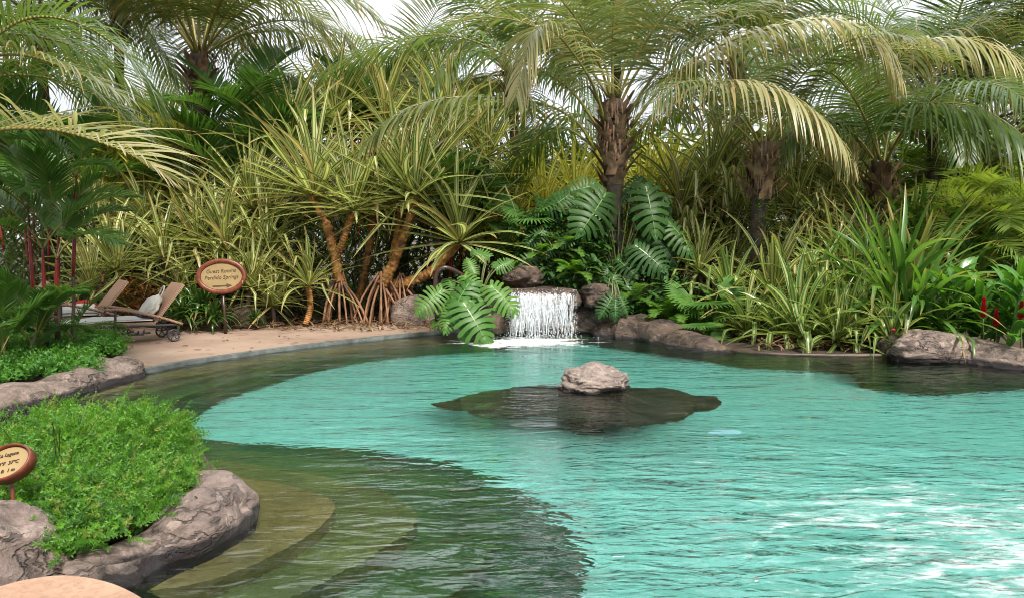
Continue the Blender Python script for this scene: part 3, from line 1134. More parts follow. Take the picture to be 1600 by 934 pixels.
def strap(mb, base, az, el, L, wd, rnd, stiff=.1, kink=.2, seg=9, lift=.45, m=0):
    D = V3((math.cos(az) * math.cos(el), math.sin(az) * math.cos(el), math.sin(el)))
    p = base.copy()
    pts_, sd_, nr_, wds = [], [], [], []
    kp = rnd.uniform(.35, .75) if rnd.random() < kink else 9
    sidew = V3((-math.sin(az), math.cos(az), 0))
    kd = rnd.uniform(.8, 1.8)
    cv = rnd.gauss(0, .05)
    done = False
    for k in range(seg + 1):
        x = k / seg
        pts_.append(p.copy())
        sv = (sidew - D * sidew.dot(D)).normalized()
        sd_.append(sv)
        nr_.append(D.cross(sv) * -1 if D.cross(sv).z < 0 else D.cross(sv))
        wds.append(wd * (.75 + .5 * x if x < .5 else 1.0 - .97 * ((x - .5) / .5) ** 1.7))
        g_ = stiff * (.3 + 1.6 * x)
        if x > kp and not done:
            D = (D * .35 + V3((0, 0, -kd)) * .8).normalized()
            done = True
        D = (D + V3((0, 0, -g_)) + sidew * cv).normalized()
        p = p + D * (L / seg)
    mb.strip(pts_, sd_, wds, rnd.random(), lift, nr_, m)


def rosette_mesh(name, mat, n, L, wd, seed, e_lo=-15, e_hi=86, stiff=.09, kink=.2, power=1.0, lift=.45):
    rnd = random.Random(seed)
    mb = MB()
    for i in range(n):
        u = i / (n - 1)
        el = R(e_hi + (e_lo - e_hi) * u ** power + rnd.uniform(-7, 7))
        az = i * 2.39996 + rnd.uniform(-.25, .25)
        ln = L * rnd.uniform(.72, 1.08) * (1.0 if u > .15 else .8)
        strap(mb, V3((math.cos(az) * .03, math.sin(az) * .03, .12 * (1 - u))), az, el, ln, wd * rnd.uniform(.8, 1.15), rnd, stiff * rnd.uniform(.6, 1.5), kink, lift=lift)
    return mb.mesh(name, M[mat] if isinstance(mat, str) else mat)


def fan_leaf(mb, base, D0, nrm, L, n, wd, rnd, spread=150, droop=.12, m=0):
    S = D0.cross(nrm).normalized()
    for i in range(n):
        a = R(-spread / 2 + spread * i / (n - 1))
        D = (D0 * math.cos(a) + S * math.sin(a)).normalized()
        pts_, sd_, wds, nn = [], [], [], []
        p = base.copy()
        for k in range(6):
            x = k / 5
            pts_.append(p.copy())
            sv = nrm.cross(D).normalized()
            sd_.append(sv)
            nn.append(nrm)
            wds.append(wd * (.15 + 1.6 * x if x < .55 else 1.03 - .9 * ((x - .55) / .45) ** 1.2))
            D = (D + V3((0, 0, -droop * x))).normalized()
            p = p + D * L * rnd.uniform(.9, 1.05) / 5
        mb.strip(pts_, sd_, wds, rnd.random(), .5, nn, m)


def monstera_mesh(name, mat, seed, fingers=9):
    """unit leaf: base at the origin, tip at (0,1,0), face +Z; deep cuts between the fingers"""
    rnd = random.Random(seed)
    mb = MB()
    r0 = rnd.random()

    def outline(u):      # half width at height u along the midrib
        return .50 * math.sin(PI * min(1, (u + .18) / 1.2)) ** .75 * (1 - .25 * u)
    mid = [V3((0, y, -.22 * y * y)) for y in [i / 16 for i in range(17)]]
    for sg in (-1, 1):
        for i in range(fingers):
            u0 = -.02 + i / fingers * .93
            u1 = u0 + .93 / fingers
            cuta = rnd.uniform(.20, .40)
            gap = rnd.uniform(.24, .38) if i else .15
            uc = (u0 + u1) / 2
            ln = outline(uc) * rnd.uniform(.93, 1.04)
            back = R(-48 + 88 * uc + rnd.uniform(-4, 4))      # direction: lower fingers sweep back, upper ones sweep on
            hw = (u1 - u0) / 2
            prev = None
            K = 6
            rows = []
            for k in range(K + 1):
                x = k / K
                bend = back + R(25) * x
                cx = sg * ln * x * math.cos(back + R(12) * x)
                cy = uc + ln * x * math.sin(back + R(12) * x)
                if x < cuta:
                    h = hw * (1.0 + .2 * x)
                else:
                    y_ = (x - cuta) / (1 - cuta)
                    h = hw * (1.0 - gap * min(1, y_ * 3)) * (1.0 + .30 * y_ if y_ < .8 else 1.24 - 2.2 * (y_ - .8))
                h = max(h, hw * .25)
                wave = .010 * math.sin(3 * x + i * 1.7) - .13 * x * x
                z = -.22 * min(1, max(0, cy)) ** 2 + wave - .02 * abs(cx)
                dy = V3((-sg * math.sin(bend) * h, math.cos(bend) * h, 0))
                rows.append((V3((cx, cy, z)) - dy, V3((cx, cy, z + .012)), V3((cx, cy, z)) + dy))
            n0 = len(mb.v)
            for a, b_, c in rows:
                mb.v += [a, b_, c]
            for k in range(K):
                q = n0 + 3 * k
                x0, x1 = k / K, (k + 1) / K
                fa, fb = (q, q + 1, q + 4, q + 3), (q + 1, q + 2, q + 5, q + 4)
                if sg < 0:
                    fa, fb = fa[::-1], fb[::-1]
                    mb.face(fa, [(.1, x1), (.45, x1), (.45, x0), (.1, x0)], r0)
                    mb.face(fb, [(.55, x1), (.9, x1), (.9, x0), (.55, x0)], r0)
                else:
                    mb.face(fa, [(.1, x0), (.45, x0), (.45, x1), (.1, x1)], r0)
                    mb.face(fb, [(.55, x0), (.9, x0), (.9, x1), (.55, x1)], r0)
    # midrib with blade close to it
    mb.flat([p + V3((0, 0, .012)) for p in mid], [V3((1, 0, 0))] * 17, [.012 * (1.1 - i / 16) for i in range(17)], r0, 1)
    # tip
    mb.flat([V3((0, .86, -.16)), V3((0, .95, -.2)), V3((0, 1.06, -.27))], [V3((1, 0, 0))] * 3, [.10, .07, .004], r0)
    return mb.mesh(name, [M[mat], M['rib']])


M['rib'] = solid('leaf_rib', (.16, .30, .06), .4)
MON = [monstera_mesh('leaf', 'monstera', s, f) for s, f in ((1, 9), (2, 8), (3, 10))]
MONL = [monstera_mesh('leaf', 'monstera_light', s, f) for s, f in ((4, 9), (5, 8), (6, 10))]


def put_leaf(me, parent, base, tip, nrm, name='leaf', wide=1.0):
    d = tip - base
    L = d.length
    y = d.normalized()
    z = (nrm - y * nrm.dot(y)).normalized()
    x = y.cross(z)
    o = bpy.data.objects.new(name, me)
    col.objects.link(o)
    o.parent = parent
    Mx = Matrix((x, y, z)).transposed().to_4x4()
    Mx = Matrix.Translation(base - parent.location) @ Mx @ Matrix.Diagonal((L * wide, L, L, 1))
    o.matrix_local = Mx
    return o


# ------------------------------------------------------------------ shared plant meshes
def frond_variants(name, mat, specs, rach='rachis', **kw):
    out = []
    for i, (L, el, bend, dr) in enumerate(specs):
        mb = MB()
        args = dict(n=56, L=L * .34, wd=.020, droop=dr, r0=.032, rnd=random.Random(i * 7 + 3))
        args.update(kw)
        frond(mb, arc(L, el, bend, side=random.Random(i).uniform(-.08, .08)), **args)
        out.append(mb.mesh(name, [M[mat], M[rach]]))
    return out


CO_SPEC = [(4.2, 78, 70, .10), (4.4, 66, 95, .22), (4.4, 50, 95, .32), (4.2, 38, 90, .42), (4.0, 20, 85, .50), (3.8, 2, 75, .45), (4.0, 58, 80, .18)]
CO = frond_variants('frond', 'coconut', CO_SPEC)
COG = frond_variants('frond', 'coconut_green', CO_SPEC)
DP_SPEC = [(2.2, 80, 55, .04), (2.2, 62, 70, .07), (2.1, 45, 80, .10), (2.0, 70, 40, .03)]
DP = frond_variants('frond', 'darkpalm', DP_SPEC, n=34, wd=.024, a0=62, a1=28, beta=22, r0=.018, bare=.3, fold=True)
BP = frond_variants('frond', 'backyellow', [(2.0, 72, 90, .10), (2.0, 55, 100, .12), (1.9, 35, 90, .14)], n=40, wd=.017, beta=25, r0=.015, bare=.2)
GP = frond_variants('frond', 'backleaf', [(2.6, 74, 90, .12), (2.6, 55, 100, .14), (2.5, 35, 95, .18)], n=44, wd=.022, beta=22, r0=.018, bare=.2)


def crown(parent, top, meshes, n, rnd, scale=1.0, picks=None, az0=0.0, name='frond', skip=None):
    for i in range(n):
        u = i / max(1, n - 1)
        k = picks[i % len(picks)] if picks else min(len(meshes) - 1, int(u * len(meshes)))
        az = az0 + i * 2.39996 + rnd.uniform(-.2, .2)
        if skip and any(abs((az - s + PI) % (2 * PI) - PI) < d for s, d in skip) and u > .2:
            continue
        off = V3((math.cos(az), math.sin(az), 0)) * .10
        part(name, meshes[k], parent, top + off + V3((0, 0, .18 * (1 - u))), az, scale * rnd.uniform(.88, 1.08), rnd.uniform(-.12, .12), 0)


def boots(mb, top, rnd, n=16, r=.17, h=.7):
    """dead leaf bases clasping the crown"""
    for i in range(n):
        az = i * 2.39996 + rnd.uniform(-.3, .3)
        z0 = -h * (1 - i / n) * 1.0
        d = V3((math.cos(az), math.sin(az), 0))
        base = top + d * r * .75 + V3((0, 0, z0 - .12))
        pts_, sd_, wds, nn = [], [], [], []
        D = (UPZ + d * rnd.uniform(.25, .75)).normalized()
        p = base.copy()
        ln = rnd.uniform(.35, .65)
        for k in range(6):
            x = k / 5
            pts_.append(p.copy())
            sd_.append(V3((-d.y, d.x, 0)))
            nn.append(-d)
            wds.append((.14 - .10 * x ** .7) * rnd.uniform(.8, 1.2))
            D = (D + d * rnd.uniform(-.05, .22)).normalized()
            p = p + D * ln / 5
        mb.strip(pts_, sd_, wds, rnd.random(), .5, nn)


def palm(label, base, top, meshes, n, seed, scale=1.0, r=(.17, .12), boot=.20, booth=.85, skip=None, picks=None, trunkmat='trunk', bend=.1, name='coconut_palm', group=None, az0=0.0):
    rnd = random.Random(seed)
    t = thing(name, label, 'palm tree', V3((base.x, base.y, 0.0)), group)
    mid = base.lerp(top, .5) + V3((rnd.uniform(-bend, bend), 0, 0))
    pts = crv([V3((base.x, base.y, -.05)), mid, top + V3((0, 0, .1))], 26)
    mb = MB()
    mb.tube(pts, [(r[0] + (r[1] - r[0]) * i / 26) * (1 + .05 * math.sin(i * 2.1)) for i in range(27)], 12, bump=.14, seed=seed)
    mb.build('trunk', M[trunkmat], t)
    if boot:
        mb = MB()
        boots(mb, top, rnd, int(28 * booth), boot, booth)
        mb.build('leaf_base', M['boot'], t)
        mb = MB()      # loose fibre
        for i in range(60):
            a = rnd.random() * 2 * PI
            p = top + V3((math.cos(a) * boot * 1.05, math.sin(a) * boot * 1.05, rnd.uniform(-.75, .2)))
            mb.flat([p, p + V3((math.cos(a) * .03, math.sin(a) * .03, -.12)), p + V3((math.cos(a) * .05, math.sin(a) * .05, -.3))], [V3((-math.sin(a), math.cos(a), 0))] * 3, [.02, .015, .004], 0)
        mb.build('fibre', M['fibre'], t)
    crown(t, top, meshes, n, rnd, scale, picks, az0, skip=skip)
    return t


# ------------------------------------------------------------------ coconut palms
def hero(parent, pts, n, L, wd, seed, mat='coconut', droop=.3, **kw):
    mb = MB()
    frond(mb, [P(x, y, Y) for x, y, Y in pts], int(n * .74), L * 1.48, wd * 1.12, droop * .9, rnd=random.Random(seed), **kw)
    return mb.build('frond', [M[mat], M['rachis']], parent)


top = P(960, 165, 15.3)
cp = palm('coconut palm rising behind the waterfall with a brown fibrous crown base', P(962, 480, 15.3), top, CO, 6, 11, 1.0, (.15, .17), .27, 1.45,
          picks=[0, 6, 1, 0, 6, 1], az0=.9)
hero(cp, [(930, 235, 15.2), (900, 190, 14.9), (845, 162, 14.6), (760, 152, 14.2), (690, 155, 13.9), (620, 178, 13.7), (572, 222, 13.6)], 84, .85, .019, 1, 'coconut', .42, beta=8)
hero(cp, [(935, 200, 15.3), (885, 135, 15.1), (800, 90, 14.9), (700, 55, 14.7), (600, 70, 14.6), (515, 110, 14.5)], 86, .95, .019, 2, 'coconut_green', .26, beta=14)
hero(cp, [(945, 190, 15.1), (925, 130, 14.6), (885, 70, 14.1), (848, 42, 13.8), (822, 75, 13.6), (806, 150, 13.5)], 84, .80, .019, 3, 'coconut_pale', .45, beta=8)
hero(cp, [(958, 180, 15.3), (957, 90, 15.0), (960, 0, 14.6), (962, -90, 14.0), (962, -150, 13.2)], 90, .95, .019, 4, 'coconut', .16, a0=80, beta=6)
hero(cp, [(985, 225, 15.1), (1025, 175, 14.7), (1085, 140, 14.2), (1160, 126, 13.8), (1230, 145, 13.5), (1290, 190, 13.3), (1325, 245, 13.3)], 88, .88, .021, 5, 'coconut_pale', .55, beta=4)
hero(cp, [(985, 200, 15.2), (1040, 130, 14.9), (1110, 80, 14.6), (1190, 48, 14.3), (1290, 30, 14.0), (1360, 55, 13.8), (1400, 110, 13.7)], 92, 1.0, .020, 6, 'coconut_pale', .5, beta=6)
hero(cp, [(975, 190, 15.4), (1030, 110, 15.5), (1110, 55, 15.6), (1200, 5, 15.7), (1300, -30, 15.8)], 80, .95, .019, 7, 'coconut', .3)
hero(cp, [(930, 230, 15.6), (880, 200, 16.1), (840, 215, 16.5), (800, 270, 16.9)], 70, .8, .018, 8, 'coconut_green', .4)

top2 = P(1192, 232, 15.0)
cp2 = palm('coconut palm with mossy dark trunk and torn brown leaf bases right of the centre palm', P(1188, 500, 15.0), top2, CO, 7, 21, .85, (.15, .14), .25, .9,
           picks=[0, 6, 1, 6, 2, 1, 2], az0=.4)
mb = MB()
rnd = random.Random(3)
for i in range(260):      # creeper on the trunk
    z = rnd.uniform(.3, 2.6)
    a = rnd.uniform(-2.6, -.2)
    p = V3((cp2.location.x + .17 * math.cos(a), cp2.location.y + .17 * math.sin(a), z))
    d = V3((math.cos(a), math.sin(a), rnd.uniform(-.8, .4))).normalized()
    q = V3((-math.sin(a), math.cos(a), 0))
    mb.flat([p, p + d * .03, p + d * .07], [q] * 3, [.006, .022, .003], rnd.random())
mb.build('creeper', M['fern'], cp2)
top3 = P(1378, 262, 16.2)
cp3 = palm('coconut palm with drooping green fronds at the right behind the tall green strap plant', P(1375, 480, 16.2), top3, COG, 7, 31, .9, (.19, .18), .26,
           picks=[0, 6, 1, 6, 2, 1, 0, 2, 3, 2], az0=1.4)
hero(cp3, [(1390, 240, 17.0), (1420, 195, 16.3), (1400, 172, 15.4), (1440, 162, 14.7), (1520, 166, 14.2), (1590, 205, 13.8), (1640, 262, 13.6)], 84, 1.1, .021, 11, 'coconut_green', .6, beta=2)
hero(cp3, [(1375, 240, 17.1), (1350, 170, 16.6), (1390, 110, 16.0), (1440, 66, 15.6), (1520, 62, 15.2), (1600, 105, 15.0), (1660, 170, 14.9)], 84, 1.05, .021, 12, 'coconut_pale', .5, beta=6)
hero(cp3, [(1360, 245, 17.1), (1320, 200, 16.5), (1270, 190, 16.0), (1225, 215, 15.7), (1200, 265, 15.6)], 74, .85, .02, 13, 'coconut_green', .5)
hero(cp3, [(1390, 235, 17.4), (1440, 150, 17.7), (1500, 60, 18), (1560, 10, 18.2), (1650, -40, 18.4)], 74, 1.0, .02, 14, 'coconut_green', .25)
top4 = P(312, 92, 18.5)
cp4 = palm('tall coconut palm with a dark trunk and brown crown behind the loungers', P(318, 470, 18.5), top4, CO, 20, 41, 1.08, (.20, .19), .28,
           picks=[0, 6, 1, 0, 6, 2, 1, 2, 3, 1, 2, 3, 6, 3], az0=.2)
cp5 = palm('green coconut palm whose crown stands above the top right corner', V3((14.2, 20.5, 0)), V3((14.2, 20.5, 6.6)), COG, 18, 51, 1.1, az0=2.0)
cp7 = palm('dark coconut palm farther back between the centre palm and the mossy palm', V3((6.0, 21.5, 0)), V3((6.0, 21.5, 6.3)), COG, 18, 61, 1.1, az0=.8)
cp6 = palm('coconut palm just outside the left edge whose fronds hang over the left planter', V3((-8.2, 9.4, 0)), V3((-8.0, 9.4, 3.3)), COG, 9, 71, .95, picks=[0, 6, 1, 6, 0, 1, 6, 2, 2], az0=.3)
hero(cp6, [(-120, 250, 9.3), (-60, 215, 9.1), (0, 203, 8.9), (70, 202, 8.7), (130, 214, 8.6), (200, 240, 8.5), (240, 268, 8.5)], 54, .75, .020, 21, 'coconut_pale', .16, beta=28, fold=True)
hero(cp6, [(-120, 200, 9.6), (-40, 90, 9.8), (40, 30, 10), (130, 40, 10.2), (205, 95, 10.3), (240, 165, 10.4)], 80, .85, .018, 22, 'coconut_green', .22)
hero(cp6, [(-120, 180, 9.3), (-60, 110, 9.3), (20, 85, 9.2), (110, 110, 9.2), (190, 150, 9.2)], 66, .7, .017, 23, 'coconut', .2)
hero(cp6, [(-120, 220, 9.9), (-30, 130, 10.1), (60, 120, 10.4), (150, 150, 10.6), (225, 205, 10.7)], 66, .75, .018, 24, 'coconut_green', .22)
cp8 = palm('coconut palm far back left whose pale crown shows over the striped thicket', V3((-3.2, 23.5, 0)), V3((-3.2, 23.5, 5.0)), CO, 16, 81, 1.0, az0=.8)


for px_, cy_, Y_, s_, m_, lab in ((60, 40, 21, 1.15, COG, 'green coconut palm in the back row over the left planter'), (185, 20, 22.5, 1.1, CO, 'coconut palm in the back row next to the left of the tall dark trunk'),
                                  (968, -10, 23.5, 1.1, COG, 'green coconut palm in the back row hidden behind the centre palm crown'),
                                  
                                  (800, 120, 21.5, 1.0, COG, 'green coconut palm in the back row left of the centre palm trunk'), (1460, 165, 21.5, 1.15, COG, 'green coconut palm in the back row above the yellow green feather palms'), (1612, 175, 19.5, 1.1, CO, 'coconut palm in the back row at the right frame edge')):
    tp_ = P(px_, cy_, Y_)
    palm(lab, V3((tp_.x, tp_.y, 0)), tp_, m_, 20, 300 + px_, s_, az0=px_ * .37)

# ------------------------------------------------------------------ dark lipstick palms
def redpalm(label, px, py, Y, seed, stems=5, h=2.2, spread=.45, scale=1.0, group=None, nf=6, red=True):
    rnd = random.Random(seed)
    b0 = P(px, py, Y)
    b0.z = .1
    t = thing('lipstick_palm', label, 'palm', b0, group)
    for k in range(stems):
        a = rnd.random() * 2 * PI
        o = V3((math.cos(a), math.sin(a), 0)) * spread * rnd.random() ** .5
        hh = h * rnd.uniform(.6, 1.1)
        lean = V3((o.x * .5, o.y * .5, 0))
        p0, p1 = b0 + o, b0 + o + lean + V3((0, 0, hh))
        mb = MB()
        mb.tube(crv([p0, p0.lerp(p1, .3) + V3((.02, 0, 0)), p0.lerp(p1, .62 if not red else .44)], 8), [.024] * 9, 7)
        mb.build('stem', M['bark'], t)
        mb = MB()
        mb.tube(crv([p0.lerp(p1, .42 if red else .6), p0.lerp(p1, .75), p1], 6), [.022, .026, .026, .024, .02, .016, .012], 7)
        mb.build('crownshaft', M['redstem'] if red else M['stem'], t)
        for i in range(nf):
            az = i * 2.39996 + rnd.uniform(-.3, .3) + k
            part('frond', DP[rnd.choice((0, 1, 1, 2, 3))], t, p1 - V3((0, 0, .05)), az, scale * rnd.uniform(.75, 1.1), rnd.uniform(-.15, .15))
    return t


redpalm('clump of lipstick palms with bright red stems in the left planter', 66, 520, 10.6, 3, 5, 2.3, .4, .60, nf=4)
redpalm('young lipstick palm fanning low over the end of the left planter', 84, 520, 10.2, 8, 3, .45, .25, .42, nf=5, red=False)
redpalm('low dark palm at the left frame edge of the left planter', -5, 560, 9.6, 9, 4, .5, .35, .5, nf=5, red=False)
redpalm('dark green lipstick palm between the tall left palm and the forked screw pine', 400, 480, 18.2, 4, 5, 4.0, .6, 1.25)
redpalm('dark lipstick palm left of the tall coconut palm trunk', 265, 480, 22, 5, 4, 3.4, .7, 1.1)
redpalm('lipstick palm with red stems seen between the leaning screw pine trunks', 690, 470, 17.0, 6, 7, 2.4, .8, .7)
redpalm('dark lipstick palm behind the first stilt rooted screw pine', 545, 470, 20.4, 7, 5, 4.4, .7, 1.1)
redpalm('tall dark lipstick palm farthest back in the left corner of the thicket', 60, 480, 17.5, 12, 5, 3.2, .8, 1.2)

# ------------------------------------------------------------------ stilt rooted screw pines
PAND = [rosette_mesh('leaf_rosette', 'pand', 60, 2.0, .046, s, -18, 88, .050, .10) for s in (1, 2, 3)]
PANDH = [rosette_mesh('leaf_rosette', 'pand_hero', 66, 2.25, .056, s, -12, 89, .036, .08) for s in (21, 22)]
PANDS = [rosette_mesh('leaf_rosette', 'pand', 46, 1.55, .040, s, -8, 87, .068, .2) for s in (4, 5, 6)]
PANDY = [rosette_mesh('leaf_rosette', 'pand_yel', 46, 1.6, .044, s, -5, 87, .07, .18) for s in (7, 8, 9)]
PANDD = [rosette_mesh('leaf_rosette', 'pand_dark', 44, 1.75, .046, s, -8, 87, .075, .34) for s in (10, 11, 12)]
PANDG = [rosette_mesh('leaf_rosette', 'pand_green', 84, 1.85, .044, s, 0, 88, .075, .2) for s in (13, 14)]
PANDF = [rosette_mesh('leaf_rosette', 'pand_front', 32, 1.2, .042, s, 5, 87, .10, .34) for s in (15, 16, 17)]
LILY = [rosette_mesh('leaf_rosette', 'lily', 40, .62, .030, s, 5, 80, .16, .05) for s in (18, 19)]


def pandanus(label, base, branches, roots, seed, name='screw_pine', rscale=1.0, meshes=None):
    """branches: lists of (px,py,Y) with radii; each carries a rosette at its end"""
    rnd = random.Random(seed)
    t = thing(name, label, 'screw pine', V3((base.x, base.y, .1)))
    for pts, r0, r1, sc_ in branches:
        pp = crv([P(*q) if not isinstance(q, Vector) else q for q in pts], 22)
        mb = MB()
        pp2 = crv(pp, 66)
        mb.tube(pp2, [(r0 + (r1 - r0) * i / 66) * (1 + .13 * ((i % 4) == 0) - .05 * ((i % 4) == 2)) for i in range(67)], 14, bump=.38, seed=seed)
        mb.build('trunk', M['ptrunk'], t)
        part('leaf_rosette', rnd.choice(meshes or PANDH), t, pp[-1] - V3((0, 0, .04)), rnd.random() * 6, sc_ * rscale, rnd.uniform(-.2, .2), rnd.uniform(-.2, .2))
    tp = P(*roots) if roots else None
    if roots:
        for i in range(15):
            a = i * 2.39996
            rr = rnd.uniform(.25, .62)
            z = tp.z + rnd.uniform(-.15, .25)
            e = V3((tp.x + math.cos(a) * rr, tp.y + math.sin(a) * rr * .7, .02))
            s_ = V3((tp.x + math.cos(a) * .05, tp.y + math.sin(a) * .05, z))
            mb = MB()
            mb.tube(crv([s_, s_.lerp(e, .5) + V3((math.cos(a) * .05, math.sin(a) * .05, .03)), e], 6), [rnd.uniform(.016, .028)] * 7, 7)
            mb.build('stilt_root', M['root'], t)
    return t


Yp = 15.5
pandanus('forked screw pine with orange trunk on a cone of stilt roots', P(532, 500, Yp),
         [([(530, 440, Yp), (522, 395, Yp), (510, 350, Yp), (487, 305, Yp)], .10, .075, 1.0),
          ([(527, 400, Yp), (540, 365, Yp - .1), (553, 328, Yp - .2)], .07, .06, .85)], (531, 440, Yp), 1)
pandanus('screw pine with two ringed orange stems over pink stilt roots, right one of the pair', P(600, 500, Yp),
         [([(598, 445, Yp), (615, 410, Yp), (632, 365, Yp), (652, 305, Yp)], .10, .08, 1.05),
          ([(612, 405, Yp + .3), (620, 370, Yp + .4), (629, 310, Yp + .5)], .07, .06, .9)], (596, 442, Yp), 2)
pandanus('screw pine whose orange trunk leans low to the right beside the handrail', P(600, 470, Yp + .4),
         [([(600, 448, Yp + .4), (650, 437, Yp + .2), (685, 415, Yp), (718, 378, Yp - .1)], .10, .085, .95)], (625, 445, Yp + .3), 3)
pandanus('small screw pine with a short yellow trunk left of the stilt roots', P(483, 500, 15.0),
         [([(478, 505, 15.0), (485, 480, 15.0), (481, 445, 15.0)], .06, .05, .85)], None, 4, meshes=PANDS)
pandanus('old screw pine stem leaning behind the forked one', P(590, 480, 16.6),
         [([(560, 470, 16.6), (575, 400, 16.6), (585, 330, 16.6)], .08, .07, .9)], None, 5, meshes=PANDD)


# ------------------------------------------------------------------ striped thicket
def shrub(label, px, py, Y, meshes, sc_=1.0, seed=0, name='screw_pine', cat='screw pine', group=None, tiers=1, stem=True):
    """a strap-leaved plant with its rosette centre at the pixel"""
    rnd = random.Random(seed * 13 + int(px))
    c = P(px, py, Y)
    t = thing(name, label, cat, V3((c.x, c.y, .05)), group)
    if stem and c.z > .35:
        mb = MB()
        b0 = V3((c.x + rnd.uniform(-.15, .15), c.y + rnd.uniform(-.1, .1), .0))
        mb.tube(crv([b0, b0.lerp(c, .5) + V3((rnd.uniform(-.08, .08), 0, 0)), c], 8), [.055 * sc_] * 9, 8, bump=.2)
        mb.build('stem', M['bark'], t)
    if c.z < .12:
        c.z = .12
    part('leaf_rosette', rnd.choice(meshes), t, c, rnd.random() * 6.28, sc_, rnd.uniform(-.18, .18), rnd.uniform(-.18, .18))
    for k in range(tiers - 1):
        q = c + V3((rnd.uniform(-.45, .45), rnd.uniform(-.3, .4), -rnd.uniform(.3, .8)))
        q.z = max(q.z, .15)
        part('leaf_rosette', rnd.choice(meshes), t, q, rnd.random() * 6.28, sc_ * rnd.uniform(.75, .95), rnd.uniform(-.2, .2), rnd.uniform(-.2, .2))
    return t


g1 = 'striped screw pines behind the loungers'
l1 = 'yellow striped screw pine in the thicket behind the loungers'
for i, (x, y, Y, s_) in enumerate([(180, 425, 15.4, .85), (255, 405, 15.6, .95), (312, 385, 15.8, 1.0), (355, 395, 15.6, .95), (225, 350, 16.8, 1.0), (290, 320, 17.2, 1.05), (395, 330, 16.6, 1.05), (150, 350, 17, 1.0), (420, 395, 15.9, .9)]):
    shrub(l1, x, y, Y, PANDS if i % 3 else PAND, s_, i, group=g1, tiers=2)
shrub('striped screw pine arching over the oval guest sign', 392, 450, 14.9, PANDS, .8, 31, tiers=1)
shrub('low striped screw pine between the guest sign and the short yellow trunk', 425, 478, 15.1, PANDS, .75, 32)
g2 = 'bright yellow screw pines far behind the loungers'
l2 = 'bright yellow backlit screw pine far behind the loungers, left of the tall palm trunk'
for i, (x, y, Y, s_) in enumerate([(215, 270, 18.4, 1.1), (255, 240, 18.8, 1.15), (175, 290, 18.6, 1.1), (285, 260, 18.9, 1.0), (240, 310, 18.0, 1.0)]):
    shrub(l2, x, y, Y, PANDY, s_, i + 40, group=g2, tiers=2)
g3 = 'striped screw pines massed behind the stilt rooted pair'
l3 = 'striped screw pine crown massed high behind the stilt rooted pair'
for i, (x, y, Y, s_) in enumerate([(455, 235, 17.4, 1.1), (700, 240, 17.8, 1.1), (600, 200, 19, 1.2), (690, 190, 19, 1.2), (760, 250, 18.6, 1.1), (520, 200, 18.6, 1.15)]):
    shrub(l3, x, y, Y, PAND, s_, i + 60, group=g3, tiers=1)
g4 = 'yellow screw pines behind the waterfall'
l4 = 'bright yellow screw pine standing behind the waterfall and the centre palm'
for i, (x, y, Y, s_) in enumerate([(800, 360, 17.2, 1.0), (850, 330, 18.0, 1.1), (900, 320, 18.6, 1.1), (1010, 330, 18.2, 1.2), (1045, 300, 19.0, 1.2), (940, 280, 20, 1.1), (830, 400, 16.8, .9), (770, 390, 16.8, .9)]):
    shrub(l4, x, y, Y, PANDY, s_, i + 80, group=g4, tiers=2)
g5 = 'dark striped screw pines between the centre palm and the mossy palm'
l5 = 'dark olive striped screw pine between the centre palm and the mossy palm'
for i, (x, y, Y, s_) in enumerate([(1065, 330, 17.0, 1.1), (1110, 290, 17.4, 1.15), (1145, 340, 16.9, 1.0), (1070, 400, 16.2, .9), (1140, 420, 16.2, .85), (1130, 250, 18.4, 1.2)]):
    shrub(l5, x, y, Y, PANDD, s_, i + 100, group=g5, tiers=2)
shrub('striped screw pine on a brown stem between the big cut leaves and the mossy palm', 1092, 428, 15.2, PANDS, .85, 111)
g6 = 'dark striped screw pines right of the mossy palm'
l6 = 'dark olive striped screw pine between the mossy palm and the tall green strap plant'
for i, (x, y, Y, s_) in enumerate([(1245, 330, 17.2, 1.05), (1295, 290, 17.8, 1.2), (1285, 370, 16.6, 1.0), (1330, 340, 17.2, 1.1), (1270, 430, 15.8, .85), (1310, 420, 15.2, .95), (1350, 390, 15.8, 1.0), (1235, 265, 18.4, 1.2)]):
    shrub(l6, x, y, Y, PANDD if i % 2 else PANDS, s_, i + 120, group=g6, tiers=2)
shrub('tall bright green strap leaved plant spreading behind the pale edge boulder', 1395, 492, 12.9, PANDG, 1.2, 140, name='strap_plant', cat='plant', tiers=2)
g7 = 'green strap plants behind the tall one'
l7 = 'green strap leaved plant crowding behind the tall bright green one'
for i, (x, y, Y, s_) in enumerate([(1445, 450, 14.6, 1.0), (1485, 420, 15.5, 1.05), (1420, 400, 15.9, 1.0), (1360, 450, 14.8, .9), (1520, 450, 14.8, .9)]):
    shrub(l7, x, y, Y, PANDG, s_, i + 150, name='strap_plant', cat='plant', group=g7)
g8 = 'striped strap plants along the right pool rim'
for i, (x, y, Y, s_, lab) in enumerate([(1252, 552, 12.6, 1.05, 'upright cream striped strap plant at the pool rim left of all the striped rim plants'),
                                        (1165, 525, 13.4, .75, 'striped strap plant behind the tapering end of the dark rock slope'),
                                        (1320, 545, 12.5, .8, 'striped strap plant with bent leaves at the rim left of the tall green one'),
                                        (1392, 548, 12.0, .75, 'striped strap plant with leaves bent over the rim beside the dark wet stone'),
                                        (1305, 560, 12.3, .7, 'smallest striped strap plant leaning over the rim between its larger neighbours'),
                                        (1232, 515, 13.7, .8, 'striped strap plant in the second row behind the upright cream striped one')]):
    shrub(lab, x, y, Y, PANDF, s_ * 1.3, i + 170, name='strap_plant', cat='plant', group=g8)
g10 = 'strap plants in the thick row behind the right rim'
